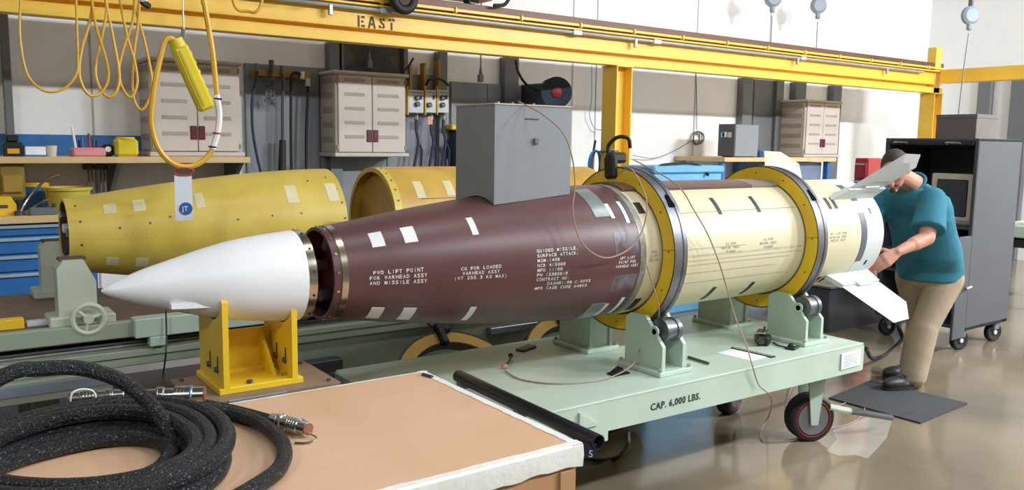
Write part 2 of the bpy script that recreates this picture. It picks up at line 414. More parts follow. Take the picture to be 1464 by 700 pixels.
# four fins on the diagonals: s is distance from the axis
def fin(a, m):
    er = Vector((0, -math.cos(R_(a)), math.sin(R_(a)))); et = Vector((0, math.sin(R_(a)), math.cos(R_(a))))
    O = Vector((0, 0, AZ)); k = math.sqrt(2)
    def pt(x, s_, t): return O+Vector((x, 0, 0))+er*(s_*k)+et*t
    mb = MB(); outer = [(4.13, .270), (4.346, .463), (4.505, .459), (4.60, .385), (4.49, .272)]
    cen = (4.42, .37); th = .012
    n = len(outer); vs = [pt(x, s_, 0) for x, s_ in outer]
    ins = [((x*.55+cen[0]*.45), (s_*.55+cen[1]*.45)) for x, s_ in outer]
    vs += [pt(x, s_, th) for x, s_ in ins]+[pt(x, s_, -th) for x, s_ in ins]
    fs = [(i, (i+1) % n, n+(i+1) % n, n+i) for i in range(n)]+[(2*n+i, 2*n+(i+1) % n, (i+1) % n, i) for i in range(n)]
    fs += [tuple(range(n, 2*n)), tuple(reversed(range(2*n, 3*n)))]
    fo = MB().add(vs, fs).build('fin', m, msl, smooth=0)
    st = [(4.05, .214), (4.135, .272), (4.485, .272), (4.45, .214)]
    MB().prism([pt(x, s_, .013) for x, s_ in st], -et*.026).build('fin_root', m, fo)
    hp = [(4.25, .262), (4.27, .285), (4.40, .285), (4.42, .262)]
    MB().prism([pt(x, s_, .018) for x, s_ in hp], -et*.034).build('hinge_block', m_gauge, fo)
    return fo
for a in (45, -45, 135, -135): fin(a, mat('fin white paint', 'c9d0d3', .45) if a in (45, -45) else m_tan)

# nose cone, lifted off, in its own saddle
nose = thing('nose_cone', 'white pointed nose cone with metal rear ring resting in a yellow saddle', 'nose cone', (.8, 0, AZ-.16))
shell(.462, 1.098, 44, caps=(True, False), wall=.004).build('cone_shell', m_white, nose)
nr = shell(1.098, 1.128, 2, caps=(False, False), wall=.012).build('rear_ring', m_brush, nose, label='bright metal ring at the wide end')
for k in range(12): MB().cyl(sp(1.116, k*30+12, -.004), sp(1.116, k*30+12, .002), .005, 8).build('screw', m_black, nr)
MB().lathe([(0, .155), (.004, .155)], (1.100, 0, AZ), (1, 0, 0), 32).build('end_plate', m_dark, nose)
for a in (12, 40, -28): MB().obox(sp(1.125, a, -.022), (.022, .010, .018), None, .003).build('clip', m_steelgrey, nose)

kz_ = P(272, 437, y=-.075).z
MB().prism([(.655, -.085, kz_+.012), (.83, -.095, kz_+.012), (.83, -.095, kz_-.012), (.655, -.085, kz_-.004)], (0, .05, .0)).build('lower_strip', m_white, nose, smooth=0)  # narrow white strip along the underside of the nose

# ------------------------------------------------------------------ handling rings around the body
def handling_ring(x, label, clamp):
    t = thing('handling_ring', label, 'handling ring', (x, 0, AZ-.387), None)
    c = (x, 0, AZ); ax = (1, 0, 0)
    MB().lathe([(0, .313), (0, .3845), (.012, .3845), (.012, .313), (0, .313)], c, ax, 96, False, False).build('front_flange', m_yel2, t, label='yellow front flange')
    MB().lathe([(0, .313), (0, .3845), (.012, .3845), (.012, .313), (0, .313)], (x+.068, 0, AZ), ax, 96, False, False).build('rear_flange', m_yel2, t)
    MB().lathe([(.0, .381), (.0, .387), (.022, .3875), (.024, .384), (.055, .384), (.057, .3875), (.080, .387), (.080, .381), (0, .381)], c, ax, 96, False, False).build('steel_rim', m_rim, t, label='dull steel outer rim')
    MB().lathe([(0, .3085), (.08, .3085), (.08, .313), (0, .313), (0, .3085)], c, ax, 96, False, False).build('felt_liner', m_felt, t)
    for a in range(0, 360, 30):
        p = Vector((x-.0015, -.349*math.cos(R_(a+4)), AZ+.349*math.sin(R_(a+4)))); MB().cyl(p, p+Vector((.004, 0, 0)), .0045, 8).build('bolt', m_dark, t)
    for a in (5, 185):
        q = lambda r, d: Vector((x-.001, -r*math.cos(R_(d)), AZ+r*math.sin(R_(d))))
        MB().prism([q(.314, a), q(.384, a), q(.384, a+.25), q(.314, a+.25)], (.002, 0, 0)).build('split_line', m_felt, t)
    rr = lambda xx: .387
    for a0 in (38, 218):   # keyhole pocket in the rim
        mb = MB(); q = [(x+.020, a0-3.6), (x+.060, a0-3.6), (x+.060, a0-1), (x+.047, a0+6.5), (x+.036, a0+6.5), (x+.020, a0-1)]
        mb.prism([sp(xx, d, -.001, rf=rr) for xx, d in q], Vector((0, -.003*math.cos(R_(a0)), .003*math.sin(R_(a0))))).build('rim_pocket', mat('hole black', '0a0a0b', .95, spec=.1), t)
    if clamp:
        a = 96; up = Vector((0, -math.cos(R_(a)), math.sin(R_(a)))); tg = Vector((0, -math.sin(R_(a)), -math.cos(R_(a))))
        o = Vector((x, 0, AZ))
        rot = Matrix((Vector((1, 0, 0)), tg, up)).transposed()
        cl = MB().obox(o+up*.385+Vector((-.004, 0, 0)), (.035, .075, .105), rot, .01).obox(o+up*.43+Vector((.03, 0, 0)), (.10, .06, .05), rot, .012).build('clamp', m_rubber, t)
        b = o+up*.44
        MB().tube([b+tg*-.02+Vector((.0, 0, 0)), b+Vector((.0, 0, .05))-tg*.02, b+Vector((.02, 0, .085))+tg*.02, b+Vector((.05, 0, .075))+tg*.06, b+Vector((.06, 0, .03))+tg*.065], .009, 8, 6).build('loop_handle', m_rubber, cl)
    return t
RX1, RX2 = 2.684, 3.724
handling_ring(RX1, 'yellow and steel handling ring carrying a black clamp, around the warhead joint', True)
handling_ring(RX2, 'yellow and steel handling ring without clamp, around the cream body near its fins', False)

# ------------------------------------------------------------------ grey equipment box saddled on the body
gb = thing('equipment_box', 'plain grey sheet metal box sitting on top of the maroon section', 'metal box', (2.09, 0, 1.36))
bx0, bx1, by0, by1, bz1 = 1.90, 2.295, -.125, .17, 1.742
def saddle_face(x):
    pts = [(x, by0, bz1), (x, by0, None)]
    low = [Vector((x, y, AZ+math.sqrt(max(0, (rad(x)+.004)**2-y*y)))) for y in [by0+(by1-by0)*i/10 for i in range(11)]]
    return [Vector((x, by0, bz1))]+low+[Vector((x, by1, bz1))]
A, B = saddle_face(bx0), saddle_face(bx1); n = len(A)
MB().add(A+B, [tuple(range(n)), tuple(reversed(range(n, 2*n)))]+[(i, n+i, n+(i+1) % n, (i+1) % n) for i in range(n)]).build('box_body', m_grey, gb, smooth=0)
MB().box(bx0-.004, bx1+.004, by0-.004, by1+.004, bz1, bz1+.007, .002).build('lid', mat('lid edge', 'b9b2a6', .4, .3), gb)
MB().obox((2.105, by0-.006, 1.60), (.022, .012, .026), None, .003).build('latch', m_steelgrey, gb)
MB().box(2.05, 2.12, by0-.003, by0, 1.688, 1.692).build('seam', m_dark, gb)
for x in (1.92, 1.99, 2.10): MB().cyl((x, by0+.01, bz1+.006), (x, by0+.01, bz1+.013), .006, 8).build('screw', m_steel, gb)
cp = Vector((2.03, by0+.03, bz1+.007)); MB().cyl(cp, cp+Vector((0, 0, .016)), .009, 10).build('cable_gland', m_black, gb)
w1 = [cp+Vector((0, 0, .014)), P(775, 163, y=-.20), P(805, 190, y=-.26), P(818, 225, y=-.29), P(822, 265, y=-.30), P(819, 300, y=-.31), P(828, 340, y=-.335), P(848, 362, y=-.345), P(872, 368, y=-.345), P(900, 355, y=-.335), P(918, 330, y=-.335), P(925, 295, y=-.33), P(917, 265, y=-.28), P(900, 240, y=-.2), P(885, 248, y=-.1)]
single(MB().tube(w1, .0032, 6, 8), 'sensor_wire', m_wire, 'thin tan wire looping from the grey box down over the maroon body', 'wire')
w2 = [P(905, 228, y=-.05), P(940, 246, y=-.16), P(972, 268, y=-.31), P(992, 300, y=-.345), P(1012, 335, y=-.35), P(1028, 375, y=-.35), P(1040, 415, y=-.33), P(1052, 455, y=-.36), P(1066, 490, y=-.42), P(1075, 520, y=-.505), P(1085, 550, y=-.51), P(1102, 567, y=-.51)]
w2 += [P(1100, 592, z=.10), P(1088, 615, z=.01), P(1092, 630, z=.006), P(1130, 628, z=.006), P(1180, 615, z=.006), P(1225, 600, z=.006), P(1240, 575, z=.006)]
single(MB().tube(w2, .0032, 6, 8), 'sensor_wire', m_wire, 'thin tan wire crossing the cream body and hanging past the dolly to the floor', 'wire')

# ------------------------------------------------------------------ dolly with rollers
DT = .57; DX0, DX1, DY = 1.475, 4.02, .494
dl = thing('transport_dolly', 'pale green steel dolly with roller stands carrying the missile', 'dolly', (2.75, 0, 0))
MB().box(DX0, DX1, -DY+.02, DY-.02, DT-.03, DT, .003).build('deck', m_green, dl)
for s in (-1, 1):
    poly = [(DX0, DT), (DX1-.01, DT), (DX1, DT-.02), (DX1, .43), (DX1-.02, .425), (2.22, .44), (2.22, .40), (DX0, .40)]
    y = s*DY; MB().prism([(x, y, z) for x, z in poly], (0, -s*.022, 0)).build('side_rail', m_green, dl, smooth=0)
    MB().tube([(DX0, y-s*.004, DT-.002), (DX1-.01, y-s*.004, DT-.002)], .006, 8, 1).build('edge_bead', m_green, dl)
for x in (DX0, DX1): MB().box(x-.01, x+.01, -DY+.01, DY-.01, .42, DT-.002, .003).build('end_rail', m_green, dl)
MB().prism([(2.06, -DY-.0, .545), (2.06, -DY-.0, .48), (2.16, -DY-.0, .48)], (0, -.012, 0)).build('gusset', m_green, dl, smooth=0)
t = flat_text('CAP. 6,000 LBS.', .042, P(930, 587, y=-DY-.0015), (1, 0, 0), (0, 0, 1), 'lettering', mat('dark green stencil', '24352d', .6), dl, spacing=1.1, bold=.0012)
MB().obox((3.895, -DY-.005, .50), (.17, .006, .085), Matrix.Rotation(R_(-1), 3, 'Y'), .001).build('placard', m_paper, dl, label='white paper placard taped to the rail')
for k in range(7): MB().box(3.83, 3.955, -DY-.009, -DY-.0081, .47+k*.009, .473+k*.009).build('placard_line', mat('grey print', 'b9bcc6', .6), dl)
def roller_stand(x, s):
    """two pentagon cheeks with a steel roller between them; s=-1 near side"""
    prof = [(.125, DT+.02), (.125, .80), (.16, .825), (.25, .825), (.365, .70), (.365, DT+.02)]
    r = MB().box(x-.105, x+.105, s*.105, s*.385, DT, DT+.022, .004).build('roller_stand', m_green, dl)
    for dx in (-.075, .055): MB().prism([(x+dx, s*y, z) for y, z in prof], (.02, 0, 0)).build('cheek_plate', m_green, r, smooth=0)
    MB().box(x-.055, x+.055, s*.135, s*.155, DT+.02, .74).build('web_plate', m_green, r)
    cy, cz = s*.316, AZ-.336
    MB().lathe([(0, .04), (.004, .055), (.03, .055), (.032, .05), (.07, .05), (.072, .055), (.096, .055), (.10, .04)], (x-.05, cy, cz), (1, 0, 0), 28).build('roller', m_rim, r)
    MB().cyl((x-.082, cy+.04*s*0, cz), (x+.082, cy, cz), .014, 12).build('axle', m_dark, r)
    MB().lathe([(0, .012), (0, .026), (.006, .026), (.006, .012)], (x-.082, cy, cz), (1, 0, 0), 20).build('boss', m_green, r)
    for yy in (.118, .372):
        for dx in (-.09, .09): MB().cyl((x+dx, s*yy, DT+.02), (x+dx, s*yy, DT+.035), .009, 6).build('bolt', m_green2, r)
for x in (RX1+.04, RX2+.04):
    for s in (-1, 1): roller_stand(x, s)
def caster(x, y, ang):
    rot = Matrix.Rotation(ang, 3, 'Z'); c = Vector((x, y, .13)); ax = rot @ Vector((0, 1, 0)); fw = rot @ Vector((1, 0, 0))
    o = MB().lathe([(-.038, .075), (-.045, .095), (-.045, .118), (-.034, .13), (.034, .13), (.045, .118), (.045, .095), (.038, .075)], c, ax, 36).build('caster', m_rubber, dl)
    for sd in (-1, 1):
        MB().lathe([(0, .0), (0, .02), (sd*.004, .03), (sd*.0, .06), (sd*.002, .088), (-sd*.006, .092)], c+ax*sd*.044, ax, 28, False, False).build('hub', mat('caster hub', '8d9196', .35, .7), o)
        MB().torus(c+ax*sd*.0445, ax, .10, .0035, 32, 6).build('red_line', m_redb, o)
        MB().prism([c+ax*sd*.062+fw*a+Vector((0, 0, b)) for a, b in ((-.02, -.03), (.02, -.03), (.055, .29), (-.055, .29))], ax*(-sd*.010)).build('fork', m_green, o, smooth=0)
    MB().obox(c+Vector((0, 0, .285)), (.14, .14, .02), rot, .003).build('top_plate', m_green, o)
    return o
ca = caster(3.90, -.27, R_(-25))
for (x, y) in ((3.9, .28), (1.95, .28), (1.75, -.27)): caster(x, y, R_(20))
pl = [Vector((3.97, -.34, .19)), Vector((4.06, -.36, .165)), Vector((4.12, -.375, .15))]
MB().tube(pl, .018, 8, 4).build('lever_socket', m_green, ca)
q0, q1 = Vector((4.10, -.37, .155)), Vector((4.40, -.46, .085))
lv = MB(); 
for k in range(40): a = q0.lerp(q1, k/40); b = q0.lerp(q1, (k+.5)/40); c = q0.lerp(q1, (k+1)/40); lv.cyl(a, b, .0135, 10, .018, False); lv.cyl(b, c, .018, 10, .0135, False)
lv.build('threaded_rod', mat('zinc rod', '8d8f90', .45, .6), ca)

# things lying on the dolly
def on_deck(px, py, h=0.): return P(px, py, z=DT+h)
sheet = on_deck(1060, 507); u = (on_deck(1112, 512)-on_deck(1037, 495)).normalized(); v = Vector((-u.y, u.x, 0))
single(MB().obox(sheet+Vector((0, 0, .001)), (.20, .13, .0015), Matrix((u, v, Vector((0, 0, 1)))).transposed()), 'instruction_sheet', m_paper, 'white paper sheet lying flat on the green deck', 'paper')
rc = on_deck(1076, 504); rl = MB().obox(rc+Vector((0, 0, .003)), (.24, .035, .004), Matrix((u, v, Vector((0, 0, 1)))).transposed(), .001)
rt = thing('steel_ruler', 'black scale ruler with white ticks beside the paper sheet', 'ruler', rc); rl.build('blade', m_black, rt)
for k in range(14): MB().obox(rc+u*(-.105+k*.016)+Vector((0, 0, .0056)), (.004, .018, .0008), Matrix((u, v, Vector((0, 0, 1)))).transposed()).build('tick', m_label, rt)
c0 = on_deck(1092, 492); ct = thing('measuring_head', 'small black and metal measuring head standing on the dolly', 'instrument', c0)
MB().obox(c0+Vector((0, 0, .025)), (.09, .06, .045), Matrix.Rotation(.5, 3, 'Z'), .006).build('body', m_black, ct)
MB().obox(c0+Vector((.02, .03, .06)), (.09, .05, .012), Matrix.Rotation(.5, 3, 'Z'), .003).build('top_bracket', m_steel, ct)
MB().cyl(c0+Vector((.0, .0, .05)), c0+Vector((0, 0, .095)), .007, 8).build('post', m_dark, ct)
MB().cyl(c0+Vector((-.05, -.02, .03)), c0+Vector((-.06, -.03, .03)), .018, 14).build('lens', m_glass, ct)
MB().obox(c0+Vector((.03, .05, .02)), (.05, .04, .04), None, .004).build('side_block', m_steelgrey, ct)
s0 = on_deck(1133, 498); st = thing('foot_switch', 'small black switch with a dome button next to the measuring head', 'switch', s0)
MB().obox(s0+Vector((0, 0, .006)), (.085, .05, .012), Matrix.Rotation(.3, 3, 'Z'), .004).build('base', m_rubber, st)
MB().ell(s0+Vector((-.005, 0, .014)), (.022, .02, .016)).build('button', m_black, st)
single(MB().tube([c0+Vector((.05, -.02, .008)), c0.lerp(s0, .5)+Vector((0, 0, .006)), s0+Vector((-.03, .0, .008))], .004, 6, 5), 'switch_lead', m_rubber, 'short black lead joining the measuring head and the switch', 'wire')
k0 = on_deck(884, 535); kt = thing('bracket_clip', 'black wedge clip lying on the deck beside the roller', 'clip', k0)
MB().prism([k0+Vector(q) for q in ((-.04, -.02, 0), (.05, -.02, 0), (.05, .03, 0), (-.04, .03, 0))], (0, 0, .008)).build('base', m_rubber, kt)
MB().prism([k0+Vector(q) for q in ((-.035, -.015, .008), (.02, -.015, .008), (.015, -.015, .032))], (0, .04, 0)).build('wedge', m_rubber, kt)
single(MB().tube([on_deck(722, 530, .006), on_deck(745, 542, .004), on_deck(790, 548, .004), on_deck(840, 546, .004), on_deck(875, 538, .01), on_deck(905, 520, .05), P(918, 490, y=-.2), P(935, 468, y=-.2), P(942, 440, y=-.335), P(925, 380, y=-.35)], .0032, 6, 8), 'sensor_wire', m_wire, 'thin tan wire curving across the deck up to the roller stand', 'wire')
p0 = on_deck(722, 527); pn = thing('wire_plug', 'small pink plug with a black stem at the end of the deck wire', 'plug', p0)
MB().ell(p0+Vector((0, 0, .012)), (.016, .012, .012)).build('plug_body', m_pink, pn)
MB().tube([p0+Vector((0, 0, .012)), on_deck(728, 515, .02), on_deck(730, 509, .02)], .005, 6, 4).build('stem', m_black, pn); MB().ell(on_deck(730, 508, .02), (.012, .012, .012)).build('tip', m_black, pn)
f0 = on_deck(752, 499); single(MB().obox(f0+Vector((0, 0, .006)), (.12, .05, .012), Matrix.Rotation(.35, 3, 'Z'), .003), 'steel_bar', m_dark, 'flat dark steel bar lying at the far edge of the deck', 'bar')
single(MB().cyl(on_deck(984, 510, .008), on_deck(1013, 519, .008), .007, 8), 'marker_pen', m_dark, 'dark pen lying on the deck between the roller stand and the paper', 'pen')
# black bar along the dolly end
tb0, tb1 = P(655, 537, z=DT+.045), P(856, 632, z=DT+.045)
tt = thing('draw_bar_tube', 'long black steel tube lying across the end of the green dolly', 'tube', (tb0+tb1)/2+Vector((0, 0, -.045)))
d = (tb1-tb0).normalized(); tr = .026
tb = MB().lathe([(0, tr-.004), (0, tr), ((tb1-tb0).length, tr), ((tb1-tb0).length, tr-.004), ((tb1-tb0).length-.08, tr-.005)], tb0, d, 24, True, False).build('tube_body', mat('black gloss tube', '25262c', .3, .2), tt)
tl2 = tb0+Vector((.028, 0, -.012)); MB().cyl(tl2, tl2+d*(tb1-tb0).length*.93, .017, 16).build('inner_bar', mat('black gloss tube', '25262c', .3, .2), tt)
for fr in (.04, .5, .86): MB().obox(tb0+d*(tb1-tb0).length*fr+Vector((.012, 0, -.025)), (.07, .03, .04), None, .003).build('saddle_clip', m_steelgrey, tt)
nb = tb1+Vector((-.025, .02, -.03)); MB().obox(nb, (.006, .05, .05), Matrix.Rotation(R_(55), 3, 'Z'), 0).build('number_tag', mat('navy tag', '1f2c4a', .4), tt)
flat_text('5', .034, nb+Vector((-.012, -.012, -.014)), (.57, -.82, 0), (0, 0, 1), 'tag_number', m_label, tt)

# ------------------------------------------------------------------ wooden crate in front
CZ = .77; cx0, cx1, cy0, cy1 = -.35, 1.458, -1.228, -.345
cr = thing('wooden_crate', 'plywood topped crate with white taped edges under the coiled cables', 'crate', (.55, -.79, 0))
MB().box(cx0+.012, cx1-.012, cy0+.012, cy1-.012, .06, CZ-.012, .004).build('crate_body', mat('tan crate board', 'b98d62', .6, 0, 3, .08), cr)
MB().box(cx0+.004, cx1-.004, cy0+.004, cy1-.004, CZ-.012, CZ, .002).build('top_panel', m_wood, cr)
for a in (cx0+.05, cx1-.12): MB().box(a, a+.07, cy0+.05, cy1-.05, 0, .06).build('skid', m_wood, cr)
for a, z0, z1 in ((cx1-.055, .06, CZ-.07), (.55, .06, CZ-.07)): MB().box(a-.02, a+.03, cy0+.004, cy0+.013, z0, z1, .001).build('batten', mat('tan crate board', 'b98d62', .6), cr)
def wavy(x0, x1, edge, w, drop, along):
    """paper tape folded over an edge: along 'x' (front/back) or 'y' (right side)"""
    mb = MB(); vs = []; fs = []; n = 60; sg = edge[1]
    for i in range(n+1):
        t = x0+(x1-x0)*i/n; j = .0015*math.sin(i*1.7)+.0015*math.sin(i*.63+1)
        for (a, b) in ((-w-j, .0012), (-.004, .0015), (.002, -.004), (.003+abs(j), -drop*.5), (.002, -drop-j*2)):
            if along == 'x': vs.append((t, edge[0]+sg*a, CZ+b))
            else: vs.append((edge[0]+sg*a, t, CZ+b))
    for i in range(n):
        for k in range(4): a = i*5+k; fs.append((a, a+1, a+6, a+5))
    return mb.add(vs, fs)
wavy(cx0, cx1, (cy0+.002, -1), .028, .060, 'x').build('edge_tape', m_tape, cr, smooth=25, fixn=False)
wavy(cx0, cx1, (cy1-.002, 1), .014, .03, 'x').build('edge_tape', m_tape, cr, smooth=25, fixn=False)
wavy(cy0, cy1, (cx1-.002, 1), .030, .05, 'y').build('edge_tape', m_tape, cr, smooth=25, fixn=False)
single(MB().obox((1.425, -.42, CZ+.005), (.012, .055, .008), Matrix.Rotation(.2, 3, 'Z'), .002), 'dark_pin', m_dark, 'small dark pin at the far corner of the crate top', 'pin')

# coiled cables on the crate
hr = .0225
def coil(cx, cy, turns, r0, dr, z0, seed, start, dirn=1, lift=None, sq=1.0):
    rnd = random.Random(seed); pts = []; N = 18
    ph = [rnd.uniform(0, 6) for _ in range(4)]
    for i in range(int(turns*N)+1):
        a = start+dirn*2*math.pi*i/N; k = i/N
        r = r0+dr*k+.012*math.sin(a*2+ph[0]+k)+.010*math.sin(a*3+ph[1])
        z = z0+lift(k, a) if lift else z0
        pts.append(Vector((cx+r*math.cos(a), cy+r*math.sin(a)*sq, z)))
    return pts
ccx, ccy = .30, -.73
cb = thing('coiled_cable', 'thick braided black cable coiled in a heap on the crate', 'cable', (ccx, ccy, CZ))
zz = CZ+hr+.001
MB().tube([Vector((-.25, -.78, zz)), Vector((0, -.77, zz))]+coil(ccx, ccy, 4.0, .165, .046, zz, 1, 3.3, 1, None, 1.0), hr, 10, 4).build('lower_turns', m_cable, cb)
MB().tube([Vector((-.25, -.85, zz+hr*1.75)), Vector((-.02, -.83, zz+hr*1.75))]+coil(ccx+.005, ccy+.01, 2.9, .235, .040, zz+hr*1.75, 5, 3.3, 1, lambda k, a: .004*math.sin(a)), hr, 10, 4).build('upper_turns', m_cable, cb)
cb2 = thing('coiled_cable', 'thick braided black cable whose single loop arches high over the coil', 'cable', (ccx, ccy, CZ))
arch = [Vector((-.14, -.72, zz+hr*3.6)), Vector((-.08, -.55, zz+.07)), P(0, 540, y=-.52), P(60, 527, y=-.50), P(120, 527, y=-.50), P(180, 548, y=-.53), P(225, 590, y=-.60), P(255, 645, y=-.72), P(258, 690, y=-.84), P(230, 735, y=-.93), P(140, 760, z=zz+.10), P(20, 740, z=zz+.10), Vector((-.11, -.86, zz+hr*3.6))]
MB().tube(arch, hr*.92, 10, 8).build('arched_turn', m_cable, cb2)
MB().tube([P(285, 583, z=CZ+hr*2), P(330, 590, z=CZ+hr), P(375, 606, z=CZ+hr), P(405, 636, z=CZ+hr), P(400, 668, z=CZ+hr), P(365, 695, z=CZ+hr), P(315, 722, z=CZ+hr), P(250, 745, z=CZ+hr)], hr*.9, 10, 8).build('side_turn', m_cable, cb2)
def connector(p, q, r, label, lead):
    p, q = Vector(p), Vector(q); L = (q-p).length; d = q-p
    t = thing('cable_connector', label, 'connector', (p+q)/2-Vector((0, 0, r)))
    MB().lathe([(0, r*.6), (.02*L, r*.75), (.2*L, r*.8), (.22*L, r), (.34*L, r), (.36*L, r*.82), (.5*L, r*.82), (.52*L, r*1.05), (.80*L, r*1.05), (.82*L, r*.92), (L, r*.92)], p, d, 24, True, True).build('shell', m_silver, t)
    for f in (.25, .56, .62, .68, .74): MB().torus(p+d*f, d, r*(1.03 if f < .5 else 1.06), r*.07, 24, 6).build('knurl_ring', m_steel, t)
    MB().lathe([(0, .001), (0, r*.8), (.006, r*.8)], q-d.normalized()*.003, d, 20, False, True).build('insert', mat('copper insert', '8a5a45', .4, .3), t)
    return t
ca0, ca1 = P(388, 598, z=CZ+.024), P(440, 613, z=CZ+.024)
c1 = connector(ca0, ca1, .022, 'knurled silver connector lying alone on the bare crate top', None)
MB().tube([ca1+Vector((.0, -.0, -.01)), ca1+Vector((.012, -.035, -.018)), ca1+Vector((-.02, -.05, -.020)), ca1+Vector((-.05, -.03, -.020))], .003, 6, 6).build('chain', m_silver, c1)
MB().tube([P(290, 575, z=CZ+.020), P(340, 585, z=CZ+.018), P(388, 598, z=CZ+.024)], .012, 8, 6).build('lead_cable', m_cable, c1)
c2 = connector(P(205, 566, z=CZ+.06), P(292, 563, z=CZ+.06), .026, 'silver connector with blue ring lying behind the cable coil', None)
MB().torus(P(274, 564, z=CZ+.06), P(292, 563, z=CZ+.06)-P(205, 566, z=CZ+.06), .0275, .0025, 24, 6).build('blue_ring', m_blue, c2)
c3 = connector(P(178, 564, z=CZ+.06), P(100, 570, z=CZ+.06), .022, 'silver connector with white wire loop lying behind the cable coil', None)
w0 = P(118, 577, z=CZ+.04); MB().tube([P(100, 580, y=-.33), P(103, 562, y=-.33), P(118, 556, y=-.33), P(134, 560, y=-.33), P(138, 578, y=-.33)], .003, 6, 6).build('wire_loop', m_label, c3)

# ------------------------------------------------------------------ nose saddle
PZ = .73
pb = thing('mounting_board', 'brown board with dark metal edge under the yellow nose saddle', 'board', (.95, 0, PZ-.04))
MB().box(.70, 1.20, -.185, .17, PZ-.012, PZ, .001).build('board_top', mat('brown board', '8a7260', .55, 0, 10, .1), pb)
MB().box(.70, 1.20, -.187, .172, PZ-.045, PZ-.012, .002).build('board_edge', mat('blue black steel', '33384a', .4), pb)
MB().box(.80, 1.0, -.19, -.184, PZ-.044, PZ-.002, .001).build('edge_plate', mat('grey plate', '9b9ea6', .35, .5), pb)
for x in (.73, 1.17):
    for y in (-.15, .13): MB().cyl((x, y, PZ-.002), (x, y, PZ+.008), .008, 8).build('bolt', m_dark, pb)
pd = thing('board_pedestal', 'plain grey steel pedestal table hidden under the brown board', 'table', (.95, 0, 0))
MB().box(.72, 1.18, -.17, .16, PZ-.075, PZ-.045, .002).build('table_top', m_steelgrey, pd)
for x in (.75, 1.15):
    for y in (-.14, .13): MB().box(x-.02, x+.02, y-.02, y+.02, 0, PZ-.075).build('leg', m_steelgrey, pd)
sd = thing('nose_saddle', 'yellow steel saddle with two curved cheeks holding the white nose cone', 'saddle', (.93, 0, PZ))
MB().box(.79, 1.085, -.125, .165, PZ, PZ+.022, .002).build('base_plate', m_yel2, sd)
def cheek(x, xr, th=.02):
    r = rad(xr)+.004; pts = []
    N = 12; half = .125
    for i in range(N+1):
        a = R_(-180*.0 + (-150+120*i/N)); pts.append((r*math.cos(a), AZ+r*math.sin(a)))
    # arc runs from -150 deg to -30 deg through the bottom
    yl, yr = -half, .165
    top = AZ+r*math.sin(R_(-30))
    poly = [(yl, PZ+.02), (yl, top+.01), (yl+.012, top+.02)]+[p for p in pts if True]+[(yr-.03, top-.01), (yr, top-.03), (yr, PZ+.02)]
    poly = [q for q in poly if -half <= q[0] <= .166]
    o = MB().prism([(x-th/2, y, z) for y, z in poly], (th, 0, 0)).build('cheek', m_yel2, sd, smooth=0)
    MB().tube([(x, y*.985, AZ+(z-AZ)*.995-.002) for y, z in pts if abs(y) < half], .0065, 6, 2).build('felt_strip', m_felt, o)
    for y in (-.06, .03): MB().box(x-th/2-.002, x-th/2, y-.004, y+.004, PZ+.06, PZ+.12).build('slot', m_black, o); MB().cyl((x-th/2-.012, y, PZ+.075), (x-th/2, y, PZ+.075), .010, 8).build('bolt', m_dark, o)
cheek(.815, .815); cheek(1.055, 1.055)
MB().box(.825, 1.045, .10, .115, PZ+.02, PZ+.17, .001).build('back_plate', m_yel2, sd)
MB().box(.825, 1.045, .06, .10, PZ+.02, PZ+.035).build('rib', m_yel2, sd)
MB().prism([(1.0, .10, PZ+.02), (1.0, .10, PZ+.17), (1.0, -.06, PZ+.02)], (.012, 0, 0)).build('gusset', m_yel2, sd, smooth=0)
for x, y in ((.90, -.10), (1.02, -.07), (1.035, -.07)): MB().cyl((x, y, PZ+.02), (x, y, PZ+.032), .011 if x < 1 else .007, 8).build('bolt', m_dark if x < 1 else m_silver, sd)

# ------------------------------------------------------------------ long green assembly bench behind
BY0, BY1 = 1.0, 2.0
bn = thing('assembly_bench', 'long pale green assembly bench behind the missile with a brown top', 'bench', (1.3, 1.5, 0))
BX0, BX1 = -1.4, 3.9
MB().box(BX0, BX1, BY0+.05, BY1, .70, .782, .003).build('table_top', m_brown, bn)
MB().box(BX0, BX1, BY0, BY0+.05, .715, .787, .004).build('front_edge', m_green2, bn)
MB().box(BX0, BX1, BY0+.01, BY0+.012+.03, .748, .752).build('edge_groove', m_dark, bn)
MB().box(BX0, BX1, BY0+.08, BY1-.05, .64, .70).build('slide_recess', m_black, bn)
for z, m in ((.684, m_dark), (.668, m_steel)): MB().cyl((BX0, BY0+.05, z), (BX1, BY0+.05, z), .009, 10).build('slide_rail', m, bn)
MB().box(BX0, BX1, BY0-.02, BY1, .590, .660, .004).build('lower_beam', m_green2, bn)
MB().box(1.28, BX1, BY0+.0, BY0+.30, .40, .59, .004).build('deep_beam', m_green2, bn)
MB().box(BX0, BX1, BY0-.023, BY0-.02, .628, .632).build('beam_groove', m_dark, bn)
MB().box(BX0, .64, BY0-.06, BY1-.2, .50, .59, .004).build('base_box', m_green2, bn)
MB().box(BX0, .64, BY0-.065, BY0-.06, .535, .575).build('base_strip', mat('blue grey strip', '8b97a5', .4), bn)
MB().box(.74, 1.35, BY0-.045, BY0+.04, .715, .80, .004).build('rail_bracket', m_green, bn)
MB().box(.80, .87, BY0-.045, BY0+.02, .67, .715, .004).build('bracket_foot', m_green, bn)
MB().box(.66, BX1, BY0-.02, BY1, .26, .29, .003).build('lower_platform', m_brown, bn)
for x in (-1.2, .4, 2.2, 3.7):
    for y in (BY0+.15, BY1-.12): MB().box(x-.05, x+.05, y-.05, y+.05, 0, .59).build('leg', m_green2, bn)
m_green3 = mat('cream green casting paint', 'c3cab8', .42, 0, 4, .04)
